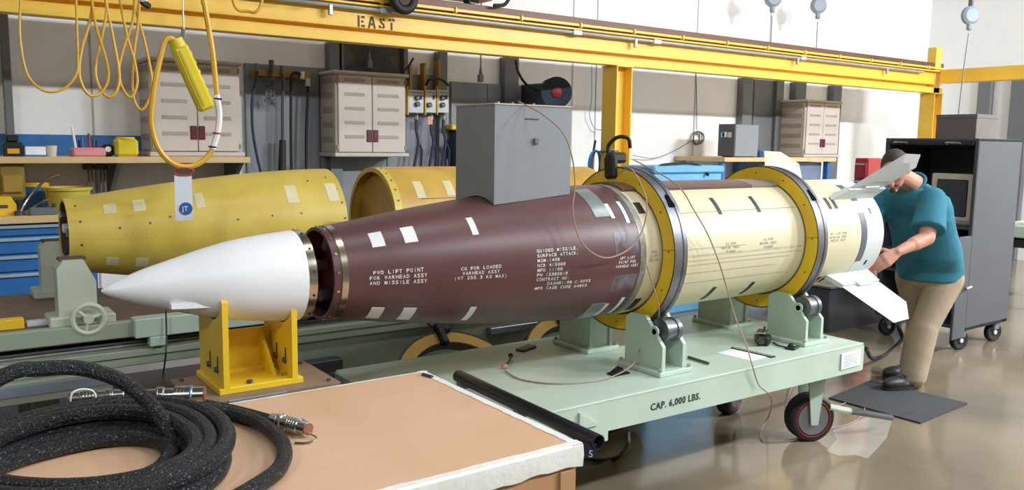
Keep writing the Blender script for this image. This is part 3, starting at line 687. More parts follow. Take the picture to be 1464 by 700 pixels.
def bench_bracket(x, y, wheel):
    b = MB().box(x-.125, x+.135, y-.085, y+.085, .782, .825, .006).build('body_bracket', m_green3, bn)
    pts = [(x-.085, .82), (x-.085, 1.03), (x-.06, 1.065), (x+.02, 1.065), (x+.065, .97), (x+.065, .82)]
    MB().prism([(a, y-.06, z) for a, z in pts], (0, .12, 0)).build('upright', m_green3, b, smooth=0)
    MB().obox((x-.02, y, 1.068), (.11, .05, .014), None, .004).build('rest_pad', m_felt, b)
    if wheel:
        c = Vector((x+.02, y-.115, .815)); ax = Vector((0, 1, 0))
        MB().torus(c, ax, .062, .012, 32, 8).build('handwheel', m_green3, b)
        MB().cyl(c-ax*.012, c+ax*.05, .02, 14).build('wheel_hub', m_green3, b)
        for k in range(3):
            a = k*2.094+.3; MB().cyl(c, c+Vector((.06*math.cos(a), 0, .06*math.sin(a))), .008, 8).build('wheel_spoke', m_green3, b)
wb = P(115, 468, y=1.10)
bench_bracket(wb.x, 1.12, True); bench_bracket(wb.x+.02, 1.88, False)
MB().box(.10, .335, 1.10, 1.16, .782, .825, .003).build('yellow_stop', m_yel2, bn)
MB().box(.345, .47, 1.12, 1.17, .782, .805, .003).build('white_stop', m_gauge, bn)
# maroon/yellow primer sections waiting on the bench
SAX = (1.5, 1.13)
def yellow_section1():
    dx = -.64
    t = thing('primer_section', 'tapered yellow primed body section, narrow open end beside the handwheel bracket', 'missile section', (1.2, 1.5, .83))
    s1 = shell(1.19, 2.50, 40, ax=SAX, dx=dx, wall=.012).build('section_shell', m_primer, t)
    K = dict(ax=SAX, dx=dx)
    for x0, x1 in ((1.342, 1.395), (1.467, 1.521)):
        for a, b in ((33, 50), (-45, -30)): patch(x0, x1, a, b, **K).build('pale_patch', mat('pale masking', 'd4caa2', .6), s1)
    for x0, x1, a, b in ((1.745, 1.785, 30, 50), (2.19, 2.25, 28, 50), (2.41, 2.47, 28, 50)): patch(x0, x1, a, b, **K).build('pale_patch', mat('pale masking', 'd4caa2', .6), s1)
    for x, a in ((1.40, 12), (1.53, 16), (1.93, 14), (2.10, 16), (2.25, 17), (1.24, 25), (1.24, -10), (1.23, 55), (1.62, 22), (2.33, 55), (2.44, 60), (2.47, 42), (2.48, 26), (2.485, 10), (2.49, -5)):
        MB().cyl(sp(x, a, -.003, **K), sp(x, a, .001, **K), .006, 8).build('screw_hole', m_dark, s1)
    for a, b in ((1, 7), (-9, -2)): patch(2.37, 2.46, a, b, off=.0008, **K).build('dark_smudge', mat('dark smudge', '8f8458', .6, 0, 40, .3, col2='c0a33c'), s1)
    wrap_text('FWD LIFT POINT\nFOR WARHEAD ASSY', 1.43, 3, .0135, 'lettering', mat('ghost lettering', 'dcc978', .6), s1, step=.02, **K)
    wrap_text('CG FOR LOADED\nWARHEAD ASSY', 1.9, 0, .0135, 'lettering', mat('ghost lettering', 'dcc978', .6), s1, step=.02, **K)
    MB().lathe([(0, .158), (.16, .158)], (.556, SAX[0], SAX[1]), (1, 0, 0), 40, False, False).build('inner_shade', m_felt, t)  # added dark sleeve; its colour stands for the shade inside the open end
    MB().lathe([(0, .157), (.004, .157)], (.70, SAX[0], SAX[1]), (1, 0, 0), 32).build('inner_bulkhead', m_dark, t)
    for i in range(9):
        a = i*40+10; p = Vector((.575+.015*(i % 3), SAX[0]-.12*math.cos(R_(a)), SAX[1]+.12*math.sin(R_(a))))
        MB().obox(p, (.06, .035, .04), Matrix.Rotation(.5*i, 3, 'X'), .004).build('inner_bracket', [m_silver, m_white, m_dark][i % 3], t)
    for a in (60, 20, -20, -50): MB().tube([Vector((.58, SAX[0]-.1*math.cos(R_(a)), SAX[1]+.1*math.sin(R_(a)))), Vector((.56, SAX[0]-.14*math.cos(R_(a+10)), SAX[1]+.14*math.sin(R_(a+10)))), Vector((.60, SAX[0]-.12*math.cos(R_(a+24)), SAX[1]+.12*math.sin(R_(a+24))))], .006, 6, 6).build('inner_wire', m_wire, t)
yellow_section1()
def yellow_section2():
    t = thing('primer_section', 'straight ochre primed body cylinder with a recessed round bulkhead facing its neighbour', 'missile section', (2.9, 1.5, .83))
    x0, x1 = 2.155, 3.75; rf = lambda x: .307; K = dict(ax=SAX, rf=rf)
    s1 = MB().lathe([(0, .300), (0, .307), (x1-x0, .307), (x1-x0, .300), (0, .300)], (x0, *SAX), (1, 0, 0), 72, False, False).build('section_shell', m_primer2, t)
    MB().lathe([(0, .285), (0, .311), (.045, .311), (.045, .300)], (x0-.01, *SAX), (1, 0, 0), 72, False, False).build('end_flange', m_primer, t)
    MB().lathe([(0, .299), (.006, .299)], (x0+.05, *SAX), (1, 0, 0), 60).build('bulkhead', m_primer2, t, label='round ochre bulkhead plate')
    for k in range(28):
        a = k*360/28; MB().cyl(sp(x0+.018, a, -.002, **dict(K, rf=lambda x: .311)), sp(x0+.018, a, .002, **dict(K, rf=lambda x: .311)), .006, 8).build('screw', m_dark, s1)
    for a0, a1, x in ((28, 50, 2.30), (30, 50, 2.50), (30, 50, 2.78)): patch(x, x+.055, a0, a1, **K).build('pale_patch', mat('pale masking', 'd4caa2', .6), s1)
    for d in (27,): patch(2.32, 3.5, d, d+.7, nx=6, na=1, **K).build('thread_line', m_dark, s1)
    for x, a in ((2.35, 12), (2.63, 11), (2.66, 12), (2.75, 13)): patch(x, x+.04, a-2, a+1, off=.0009, **K).build('dark_smudge', mat('dark smudge', '8f8458', .6), s1)
    for k in range(6): MB().obox(sp(2.3+k*.15, 97, .004, **K), (.15, .03, .006), None, .001).build('masking_strip', mat('kraft strip', 'c98a4a', .6), s1)
yellow_section2()
for x in (2.35, 3.45, 1.55): 
    b = MB().box(x-.06, x+.06, 1.25, 1.75, .782, .84, .004).build('rest_block', m_green2, bn)
# hoops leaning on the bench
def leaning_ring(x, label):
    t = thing('storage_ring', label, 'handling ring', (x, .5, 0))
    # tilt: the ring's plane leans back against the bench
    base = Vector((x, .34, .045)); up = Vector((.0, .727, .660)).normalized(); nrm = Vector((0, -up.z, up.y)).normalized(); 
    sx = up.cross(nrm).normalized(); up = nrm.cross(sx).normalized()
    c = base+up*.392
    MB().lathe([(0, .312), (0, .380), (.012, .380), (.012, .312), (0, .312)], c, nrm, 72, False, False).build('front_flange', mat('worn yellow paint', 'c99a22', .45, 0, 8, .1), t)
    MB().lathe([(-.06, .376), (-.06, .387), (.014, .387), (.014, .376), (-.06, .376)], c, nrm, 72, False, False).build('steel_rim', m_felt, t)
    MB().lathe([(0, .312), (-.06, .312)], c, nrm, 72, False, False).build('liner', m_steelgrey, t)
    k = c+up*.36+nrm*.02; rot = Matrix((sx, nrm, up)).transposed()
    cl = MB().obox(k, (.045, .05, .14), rot, .01).obox(k+sx*.03+up*.03, (.07, .05, .05), rot, .01).build('clamp', m_rubber, t)
    for q in (-.03, .02): MB().tube([k+sx*q+up*.05, k+sx*q*1.8+up*.10, k+sx*q*1.2+up*.14], .006, 6, 4).build('strap_end', m_rubber, cl)
    return t
leaning_ring(2.25, 'dirty yellow handling ring leaning on the bench below the lettering FWD LIFT POINT')
leaning_ring(3.06, 'dirty yellow handling ring leaning on the bench behind the roller stand')
MB().box(2.62, 3.02, BY0-.05, BY0-.0, .50, .54, .004).build('shelf_plate', mat('grey plate', '9b9ea6', .35, .5), bn)
MB().box(1.52, 1.70, BY0-.08, BY0-.0, .44, .50, .004).build('cable_box', m_dark, bn)
single(MB().tube([P(237, 440, y=.93), P(238, 480, y=.93), P(236, 515, y=.93), P(232, 540, z=.01)], .004, 6, 6), 'hanging_lead', m_dark, 'thin dark lead hanging in front of the green bench below the nose tip', 'wire')
rb = P(75, 580, y=.95); single(MB().box(rb.x-.10, rb.x+.12, .72, .9, 0, .44, .01), 'red_canister', m_redb, 'dark red canister box on the floor under the bench', 'box')

# ------------------------------------------------------------------ crane runway
CY = 3.1
bz0 = 2.33
cw = thing('crane_runway', 'long yellow overhead crane runway beam lettered EAST on posts', 'crane runway', (5.5, CY, 0))
RXL, RXR = -2.5, 11.35
m_galv = mat('galvanised conduit', 'b6bcc0', .35, .6)
MB().box(RXL, RXR, CY-.06, CY+.06, bz0, bz0+.074, .004).build('bottom_chord', m_yel, cw)
MB().box(RXL, RXR, CY+.02, CY+.05, bz0+.074, bz0+.115).build('recess_web', m_yel, cw)
MB().box(RXL, RXR, CY-.05, CY+.05, bz0+.112, bz0+.275, .003).build('upper_web', m_yel, cw)
MB().box(RXL, RXR, CY-.11, CY+.11, bz0+.275, bz0+.29, .002).build('top_flange', m_yel, cw)
MB().cyl((RXL, CY-.10, bz0+.250), (RXR-.6, CY-.10, bz0+.250), .015, 10).build('conduit', m_galv, cw)
MB().box(RXL, RXR, CY-.085, CY-.055, bz0+.312, bz0+.336, .003).build('conductor_bar', m_yel, cw)
MB().box(RXL, RXR, CY-.05, CY+.05, bz0+.29, bz0+.395, .004).build('crane_rail', mat('brown rail steel', '6b4a3c', .5, .2), cw)
for k in range(16):
    x = 1.0+k*.66; MB().obox((x, CY-.075, bz0+.322), (.02, .05, .045), None, .003).build('bar_clip', m_yel, cw)
for x in (2.55, 5.62, 8.1, 9.9): MB().obox((x, CY-.105, bz0+.215), (.03, .03, .08), None, .004).build('conduit_clamp', m_galv, cw)
for x in (3.0, 4.9, 5.9, 8.2): MB().obox((x, CY-.10, bz0+.250), (.10, .045, .045), None, .006).build('conduit_fitting', m_galv, cw)
def post(x, z1, nm='column'):
    c = MB().box(x-.10, x-.088, CY-.10, CY+.10, 0, z1).build(nm, m_yel, cw)
    MB().box(x+.088, x+.10, CY-.10, CY+.10, 0, z1).build('column_flange', m_yel, c)
    MB().box(x-.088, x+.088, CY-.006, CY+.006, 0, z1).build('column_web', m_yel, c)
    MB().box(x-.11, x+.11, CY-.11, CY+.11, z1-.012, z1).build('cap_plate', m_yel, c)
    MB().box(x-.15, x+.15, CY-.15, CY+.15, 0, .015).build('foot_plate', m_yel, c)
post(5.50, bz0); post(11.18, bz0)
MB().box(11.12, 11.26, CY-.06, CY+.06, bz0, bz0+.60, .004).build('end_stop', m_yel, cw)
post(0.2-2.4, bz0)
cbm = thing('crane_cross_beam', 'yellow steel beam crossing towards the end of the runway', 'beam', (11.2, 0, 0))
MB().box(11.13, 11.27, -5.0, CY-.13, 2.47, 2.63, .004).build('beam_body', m_yel, cbm)
MB().box(11.09, 11.31, -5.0, CY-.13, 2.455, 2.47).build('beam_flange', m_yel, cbm)
MB().box(11.13, 11.27, -5.0, -4.8, 0, 2.455).build('beam_post', m_yel, cbm)
# stencilled EAST, each stroke broken by the stencil bridges
el = P(513, 43, y=CY-.052); er = P(568, 46, y=CY-.052); W = (er.x-el.x)/4.0; h = .088; zb = bz0+.118
def strk(mb, a, b, w=.017):
    a = Vector((a[0], CY-.0515, a[1])); b = Vector((b[0], CY-.0515, b[1])); d = (b-a).normalized(); n_ = Vector((-d.z, 0, d.x))*w/2
    mb.add([a-n_, b-n_, b+n_, a+n_], [(0, 1, 2, 3)])
for i, L in enumerate(('E', 'A', 'S', 'T')):
    mb = MB(); x = el.x+i*W*1.03; w = W*.62
    if L == 'E': S = [((x, zb), (x, zb+h)), ((x+.02, zb+h-.011), (x+w, zb+h-.011)), ((x+.02, zb+h/2), (x+w*.8, zb+h/2)), ((x+.02, zb+.011), (x+w, zb+.011))]
    if L == 'A': S = [((x, zb), (x+w*.42, zb+h)), ((x+w*.58, zb+h), (x+w, zb)), ((x+w*.3, zb+.03), (x+w*.7, zb+.03))]
    if L == 'S': S = [((x+w, zb+h-.02), (x+w*.6, zb+h-.008)), ((x+w*.4, zb+h-.008), (x+.01, zb+h*.7)), ((x+.012, zb+h*.66), (x+w*.9, zb+h*.36)), ((x+w, zb+h*.3), (x+w*.6, zb+.01)), ((x+w*.4, zb+.01), (x, zb+.025))]
    if L == 'T': S = [((x, zb+h-.011), (x+w*.42, zb+h-.011)), ((x+w*.58, zb+h-.011), (x+w*1.05, zb+h-.011)), ((x+w*.5, zb), (x+w*.5, zb+h-.03))]
    for a, b in S: strk(mb, a, b)
    mb.build('stencil_letter', mat('dark stencil', '4a4128', .6), cw, smooth=0, fixn=False)
# crane end truck
et = thing('crane_end_truck', 'orange crane end truck riding on the runway rail', 'crane truck', P(650, 5, y=CY))
xa = P(594, 5, y=CY-.12).x; xb = P(706, 5, y=CY-.12).x
MB().box(xa, xb, CY-.12, CY+.12, bz0+.43, bz0+.75, .01).build('truck_body', m_orange, et)
for x in (xa+.15, xb-.15): MB().cyl((x, CY-.04, bz0+.46), (x, CY+.04, bz0+.46), .065, 20).build('rail_wheel', m_dark, et)
wc = P(577, -2, y=CY-.20); MB().torus(wc, (0, 1, 0), .085, .036, 32, 12).build('bumper_tyre', m_rubber, et)
MB().cyl(wc-Vector((0, .02, 0)), wc+Vector((0, .12, 0)), .05, 20).build('tyre_hub', m_felt, et)
MB().box(wc.x-.03, xa+.03, CY-.10, CY-.03, bz0+.46, bz0+.53).build('bumper_arm', m_orange, et)
MB().tube([P(706, 8, y=CY-.1), P(722, 6, y=CY-.1), P(730, -10, y=CY-.1), P(734, -40, y=CY-.1)], .016, 8, 6).build('power_lead', m_rubber, et)

# ------------------------------------------------------------------ festoon and pendant
def s1(x, y): return (x/2.916, y/2.916)
FY = 2.55
ft = thing('festoon_track', 'thin steel festoon track above the hanging yellow cable loops', 'festoon track', (1.0, FY, 2.95))
MB().box(-1.5, 3.2, FY-.02, FY+.02, 2.80, 2.84, .003).build('track_bar', m_steel, ft)
for x in (-1.2, .6, 2.6): MB().box(x-.015, x+.015, FY, CY, 2.66, 2.81, .0).build('track_bracket', m_steel, ft)
loops = [[(85, -60), (85, 0), (83, 150), (110, 300), (165, 368), (225, 383), (280, 360), (318, 310), (325, 250), (320, 100), (315, -60)],
         [(360, -60), (384, 0), (375, 90), (342, 200), (330, 300), (350, 370), (385, 400), (428, 380), (452, 320), (440, 240), (400, 110), (383, 0), (380, -60)],
         [(445, -60), (443, 60), (405, 240), (400, 320), (430, 388), (462, 403), (490, 370), (497, 300), (470, 150), (440, 0), (436, -60)],
         [(500, -60), (490, 60), (465, 150), (440, 260), (420, 330), (430, 385)],
         [(562, -60), (555, 80), (512, 210), (495, 300), (512, 370), (545, 405), (572, 350), (562, 260), (530, 150), (500, 0), (495, -60)],
         [(585, -60), (575, 100), (556, 250), (555, 400), (590, 458), (626, 400), (632, 320), (605, 180), (568, 40), (560, -60)]]
for i, L in enumerate(loops):
    if i == 3: continue
    yy = FY-.06+.025*i
    pts = [P(*s1(*q), y=yy+.012*math.sin(j)) for j, q in enumerate(L)]
    single(MB().tube(pts, .0085 if i != 0 else .007, 8, 6), 'festoon_cable', m_yc, ['yellow cable in one wide loop set apart from the bunched teardrop loops', '', '', '', '', ''][0] if i == 0 else 'yellow cable hanging in a narrow teardrop loop below the crane beam', 'cable', None if i == 0 else 'teardrop festoon loops')
kn = P(208, 6, y=2.5); kt = thing('cable_trolley', 'black and silver cable trolley at the end of the festoon loops', 'trolley', kn)
MB().obox(kn, (.06, .03, .035), Matrix.Rotation(.5, 3, 'Y'), .008).build('body', m_black, kt); MB().cyl(kn+Vector((-.02, -.03, .02)), kn+Vector((-.02, .02, .02)), .014, 12).build('roller', m_silver, kt)
MB().cyl(kn, Vector((kn.x, FY-.01, 2.80)), .008, 8).build('hanger', m_steel, kt)
lc = P(352, -2, y=2.6); lq0, lq1 = P(335, -25, y=2.6), P(376, -25, y=2.58)
single(MB().tube([Vector((lq0.x, FY, 2.815)), P(335, -25, y=2.6), P(333, 0, y=2.6), P(340, 14, y=2.6), P(354, 16, y=2.6), P(366, 17, y=2.58), P(374, 4, y=2.58), lq1, Vector((lq1.x, FY, 2.815))], .010, 8, 6), 'festoon_cable', m_yc, 'short yellow cable loop left of the lettering EAST', 'cable')
PY = 1.02
pc = [(845, -60), (850, 0), (872, 130), (888, 230), (903, 380), (914, 480), (905, 560), (885, 625), (840, 675), (780, 695), (715, 678), (660, 615), (632, 520), (636, 420), (655, 300), (675, 215), (690, 172), (712, 160), (738, 178)]
pn = thing('control_pendant', 'yellow crane pendant control hanging on its looped yellow cable', 'pendant', P(262, 238, y=PY))
PC = [P(*s1(*q), y=PY) for q in pc]
MB().tube([PC[0]+Vector((-.03, .0, .9))]+PC, .0125, 8, 6).build('pendant_cable', m_yc, pn)
MB().tube([P(*s1(*q), y=PY) for q in ((903, 395), (914, 480), (905, 560), (886, 622))], .0150, 8, 6).build('white_wrap', m_label, pn, label='white tape wrap on the cable')
for q in ((908, 412), (903, 555), (886, 612)): MB().torus(P(*s1(*q), y=PY), (.1, 0, 1), .0150, .004, 14, 6).build('band', m_redb if q[1] == 555 else m_black, pn)
pa, pbb = P(*s1(742, 190), y=PY), P(*s1(862, 458), y=PY)
dd = (pbb-pa); L = dd.length; dz = dd.normalized(); dy = Vector((0, 1, 0)); dx = dy.cross(dz); rot = Matrix((dx, dy, dz)).transposed()
bd = MB().obox(pa+dd*.5, (.072, .06, L), rot, .012).build('pendant_body', m_yp, pn)
MB().obox(pa+dd*.5-dy*.031+dx*.012, (.010, .004, L*.86), rot).build('body_ridge', mat('yellow pendant dark', 'b39d1c', .45), bd)
for k in range(6): MB().obox(pa+dd*(.16+k*.14)-dx*.037, (.012, .022, .022), rot, .004).build('push_button', m_yp, bd)
MB().cyl(pa-dz*.03, pa+dz*.01, .03, 16, .036).build('cable_boot', m_yp, bd)
hk = P(262, 60, y=PY); MB().cyl(P(263, 57, y=PY), P(263, 57, y=PY)+Vector((0, 0, 1.3)), .0035, 6).build('strain_wire', m_steel, pn); MB().obox(P(262, 50, y=PY), (.018, .014, .05), None, .004).build('wire_clip', m_silver, pn)
tgp = P(*s1(780, 700), y=PY-.02)
tg = thing('inspection_tag', 'white inspection tag with blue round mark hanging from the pendant loop', 'tag', P(262, 316, y=PY-.03))
MB().prism([P(249, 250, y=PY-.03), P(274, 250, y=PY-.03), P(276, 314, y=PY-.03), P(251, 316, y=PY-.03)], (0, .002, 0)).build('tag_card', mat('frosted tag', 'cfd3dc', .5), tg, smooth=0)
MB().tube([P(250, 244, y=PY-.03), P(262, 240, y=PY-.03), P(276, 243, y=PY-.03), P(272, 250, y=PY-.03), P(253, 250, y=PY-.03)], .004, 6, 4, True).build('red_tie', m_redb, tg)
bc = P(266, 298, y=PY-.034); MB().cyl(bc, bc+Vector((0, .003, 0)), .028, 20).build('blue_mark', mat('blue print', '24519c', .5), tg)
flat_text('JT', .030, bc+Vector((-.017, -.001, -.010)), (1, 0, 0), (0, 0, 1), 'mark_letters', m_label, tg)
# ------------------------------------------------------------------ back wall equipment
def rng(pa, pb, py, y): return P(pa, py, y=y).x, P(pb, py, y=y).x
YB = Y1-.04
def zat(px, py, y): return P(px, py, y=y).z
x0, x1 = rng(350, 640, 120, YB); pz = zat(352, 90, YB)
wp = thing('wall_panel', 'grey sheet metal wall panel behind the hanging hoses', 'panel', ((x0+x1)/2, YB, 0))
for k in range(3): MB().box(x0+(x1-x0)*k/3+.003, x0+(x1-x0)*(k+1)/3-.003, YB, Y1, 0, pz, .003).build('sheet', mat('grey wall sheet', '7f858a', .5, .1, 2, .08), wp)
x0, x1 = rng(645, 746, 130, YB)
wp2 = thing('wall_panel', 'grey wall board behind the square equipment box', 'panel', ((x0+x1)/2, YB, 0))
for k in range(2): MB().box(x0+(x1-x0)*k/2+.003, x0+(x1-x0)*(k+1)/2-.003, YB, Y1, 0, zat(690, 119, YB), .003).build('sheet', mat('grey wall sheet', '7f858a', .5), wp2)
# expanded-mesh guard above the middle cabinet
x0, x1 = rng(489, 575, 90, YB-.02); z0, z1 = zat(530, 104, YB), zat(530, 60, YB)
mg = thing('mesh_guard', 'dark wire mesh guard panel above the middle cabinet', 'mesh panel', ((x0+x1)/2, YB-.02, z0))
MB().box(x0-.04, x0, YB-.06, Y1, z0, z1).build('guard_post', m_steelgrey, mg); MB().box(x1, x1+.04, YB-.06, Y1, z0, z1).build('guard_post', m_steelgrey, mg)
mm = MB(); n = 26
for k in range(-12, n):
    a = x0+(x1-x0)*k/n; w = (z1-z0)
    for sgn in (1, -1):
        p, q = (Vector((a, YB-.02, z0)), Vector((a+w, YB-.02, z1))) if sgn > 0 else (Vector((a+w, YB-.02, z0)), Vector((a, YB-.02, z1)))
        if min(p.x, q.x) > x0 and max(p.x, q.x) < x1: mm.cyl(p, q, .003, 4)
mm.build('wire_mesh', m_steelgrey, mg, kind='stuff')
MB().box(x0, x1, YB-.01, Y1, z0, z1).build('backing', mat('dark backing', '5b5650', .7), mg)

def cabinet(x, y, z, W, H, D, label):
    """two-door resin wall cabinet; x,y,z is its front left bottom corner"""
    t = thing('resin_cabinet', label, 'cabinet', (x+W/2, y+D/2, z))
    MB().box(x+.01, x+W-.01, y+.02, y+D, z+.035, z+H-.03, .008).build('cabinet_body', m_beige, t)
    MB().box(x-.012, x+W+.012, y-.012, y+D, z, z+.035, .008).build('bottom_lip', m_beige, t)
    MB().box(x-.012, x+W+.012, y-.012, y+D, z+H-.03, z+H, .010).build('top_lip', m_beige, t)
    for s in (0, 1):
        a0 = x+.03+s*(W/2-.027); a1 = a0+W/2-.033
        d = MB().box(a0, a1, y+.002, y+.022, z+.04, z+H-.034, .005).build('door', m_beige, t)
        for k in range(5):
            zz_ = z+.16+k*(H-.25)/4; b0 = a0+.06-(.01 if s else 0); b1 = a1-.07+(.01 if s else 0)
            MB().prism([(b0, y-.002, zz_), (b1, y-.002, zz_), (b1, y-.002, zz_+.028), (b0, y-.002, zz_+.028)], (0, .006, 0)).build('louvre', m_recess, d, smooth=0)
        hx = a1-.052 if s == 0 else a0+.003
        MB().box(hx, hx+.048, y-.008, y+.004, z+.13, z+.235, .003).build('handle', m_red, d, label='dark red door handle')
        for zz_ in (z+.06, z+H-.09): MB().box(a0-.016 if s == 0 else a1+.002, a0-.002 if s == 0 else a1+.016, y-.004, y+.01, zz_, zz_+.04, .002).build('hinge', m_recess, d)
    for k in range(5):
        zz_ = z+.12+k*(H-.22)/4; MB().prism([(x+.006, y+.07, zz_), (x+.006, y+D-.05, zz_), (x+.006, y+D-.05, zz_+.05), (x+.006, y+.07, zz_+.05)], (.006, 0, 0)).build('side_recess', m_recess, t, smooth=0)
    return t
c = P(216, 222, y=3.8); c2_ = P(348, 222, y=3.8)
SHZ = zat(150, 224, 3.62)   # shelf top height
cabinet(c.x, 3.80, SHZ, c2_.x-c.x, P(300, 86, y=3.8).z-SHZ, .38, 'beige resin two-door cabinet standing on the wooden shelf')
c = P(480, 224, y=3.82); c2_ = P(583, 224, y=3.82)
cabinet(c.x, 3.82, c.z, c2_.x-c.x, P(530, 103, y=3.82).z-c.z, .335, 'beige resin two-door cabinet hung on the grey wall panel')
# far cabinet on its bench
FBZ = zat(1100, 225, 3.45)
c = P(1149, 226, y=3.72); c2_ = P(1199, 226, y=3.72)
cabinet(c.x, 3.72, FBZ, c2_.x-c.x, P(1170, 143, y=3.72).z-FBZ, .44, 'beige resin cabinet standing on the blue-legged bench')

# shelf bench on the left wall
xl, xr = -1.6, P(357, 226, y=3.62).x
bt = thing('wall_shelf', 'maple shelf board running along the wall under the beige cabinet', 'shelf', ((xl+xr)/2, 3.9, SHZ-.045))
MB().box(xl, xr, 3.60, Y1-.01, SHZ-.045, SHZ, .003).build('board', m_maple, bt)
for x in (0.0, 1.2, 2.1): MB().prism([(x, Y1-.01, SHZ-.045), (x, 3.75, SHZ-.045), (x, Y1-.01, SHZ-.35)], (.03, 0, 0)).build('bracket', m_dark, bt, smooth=0)
xb_ = P(205, 210, y=Y1-.03).x
single(MB().box(xl, xb_, Y1-.03, Y1-.0, SHZ, zat(60, 192, Y1-.03), .002), 'blue_backboard', m_blue, 'blue strip board on the wall behind the shelf items', 'board')
BTZ = zat(40, 308, 3.48)
wb_ = thing('workbench', 'maple topped workbench with blue drawers in the corner', 'workbench', (0, 3.8, 0))
bxr = P(110, 320, y=3.48).x+.15
MB().box(xl, bxr, 3.45, Y1-.02, BTZ-.05, BTZ, .004).build('bench_top', m_maple, wb_)
MB().box(xl, bxr-.03, 3.52, Y1-.05, .08, BTZ-.05).build('carcass', mat('deep blue steel', '24588f', .45), wb_)
hz = BTZ-.055
for k, dh in enumerate((.085, .12, .12, .16, .16, .2)):
    for (a, b) in ((-.45, .12), (.13, bxr-.04)):
        d = MB().box(a, b, 3.50, 3.522, hz-dh+.006, hz, .004).build('drawer', m_blue, wb_)
        MB().box(a+.01, b-.01, 3.480, 3.502, hz-.03, hz-.008, .004).build('pull_strip', mat('pale blue pull', 'a9bccb', .35, .2), d)
    hz -= dh
# things on the shelf
def onshelf(px, y): return P(px, 222, y=y).x
def shelf_box(pa, pb, pt, y, D, name, m, label, cat, ch=.006):
    a, b = onshelf(pa, y), onshelf(pb, y); h = zat((pa+pb)/2, pt, y)-SHZ
    t = thing(name, label, cat, ((a+b)/2, y+D/2, SHZ)); o = MB().box(a, b, y, y+D, SHZ, SHZ+h, ch).build('body', m, t); return t, a, b, h
t, a, b, h = shelf_box(6, 33, 203, 3.68, .12, 'tool_case', m_black, 'black tool case with yellow panel on the wall shelf', 'tool case')
MB().box(a+.02, b-.02, 3.676, 3.681, SHZ+.02, SHZ+h*.55).build('yellow_panel', m_yc, t); MB().box(a+.02, b-.02, 3.70, 3.78, SHZ+h, SHZ+h+.05, .01).build('upper_lid', m_black, t)
t, a, b, h = shelf_box(36, 66, 209, 3.66, .12, 'carton', m_paper, 'small white carton with blue edges on the wall shelf', 'box')
MB().box(a-.002, b+.002, 3.657, 3.66, SHZ, SHZ+.012).build('blue_edge', m_blue, t); MB().box(a-.002, b+.002, 3.66, 3.78, SHZ+h, SHZ+h+.004).build('blue_lid', m_blue, t)
cu = P(74, 222, y=3.70); single(MB().lathe([(0, .028), (.075, .037), (.075, .034), (.01, .026)], (cu.x, 3.70, SHZ), (0, 0, 1), 24, True, True), 'paper_cup', mat('cream cup', 'd9cfc0', .5), 'cream cup on the wall shelf beside the carton', 'cup')
tr_, a, b, h = shelf_box(104, 152, 211, 3.66, .16, 'parts_tray', m_pink, 'pink plastic tray full of hand tools on the wall shelf', 'tray', .012)
for i, (f, hh, m) in enumerate(((.15, .14, m_label), (.55, .10, m_redb), (.35, .07, m_blue), (.7, .06, m_dark), (.8, .05, m_navy), (.28, .05, m_dark))):
    x = a+(b-a)*f; s_ = thing('hand_tool', ['white-handled', 'red-handled', 'blue', 'charcoal', 'navy', 'stubby dark'][i]+' hand tool standing in the pink tray', 'tool', (x, 3.72, SHZ+h*.6))
    MB().cyl((x, 3.72+.01*i, SHZ+h*.6), (x-.02*(i == 0), 3.72+.01*i, SHZ+h+hh), .009, 8).build('handle', m, s_); MB().cyl((x, 3.72+.01*i, SHZ+h*.3), (x, 3.72+.01*i, SHZ+h*.6), .004, 6).build('shank', m_steel, s_)
t, a, b, h = shelf_box(146, 164, 206, 3.72, .08, 'tape_dispenser', m_black, 'black tape dispenser between pink tray and yellow jug', 'dispenser', .02)
MB().cyl(((a+b)/2, 3.715, SHZ+h*.6), ((a+b)/2, 3.725, SHZ+h*.6), .02, 16).build('roll', m_label, t)
t, a, b, h = shelf_box(166, 199, 198, 3.66, .13, 'yellow_bin', m_yp, 'open yellow plastic bin with rounded walls on the wall shelf', 'bin', .02)
MB().torus(((a+b)/2, 3.725, SHZ+h), (0, 0, 1), .055, .012, 20, 8).build('rim', m_yp, t); MB().cyl(((a+b)/2, 3.725, SHZ+h-.005), ((a+b)/2, 3.725, SHZ+h+.004), .05, 18).build('contents', m_brown, t)
# tools hung under the shelf
for i, (pa, pb) in enumerate(((118, 134), (135, 152))):
    g = P((pa+pb)/2, 240, y=3.98); t = thing('air_tool', ['dark air tool hung under the shelf nearer the bucket', 'dark air tool with long stem hung under the shelf'][i], 'tool', g)
    MB().obox((g.x, 3.98, g.z+.01), (.08, .06, .05), None, .01).build('tool_body', m_dark, t); MB().cyl((g.x, 3.98, g.z-.28), (g.x, 3.98, g.z), .006, 6).build('stem', m_steelgrey, t)
    MB().cyl((g.x, 3.98, g.z+.03), (g.x, 3.98, SHZ-.045), .008, 6).build('hook', m_dark, t)
    MB().cyl((g.x+.03, 3.96, g.z-.24), (g.x+.02, 3.97, g.z), .006, 6).build('lever', m_steelgrey, t)
g = P(16, 256, y=3.7); t = thing('tool_bag', 'brown and yellow tool bag hung under the shelf over the bench', 'bag', (g.x, 3.7, g.z-.2))
MB().obox((g.x, 3.7, g.z), (.16, .08, .28), None, .02).build('bag_body', mat('khaki canvas', '8a7434', .8), t); MB().obox((g.x, 3.65, g.z-.03), (.12, .03, .12), None, .01).build('pocket', mat('ochre canvas', 'a5873a', .8), t)
for s in (-.05, .05): MB().cyl((g.x+s, 3.7, g.z+.13), (g.x+s, 3.7, SHZ-.045), .008, 6).build('strap', m_dark, t)
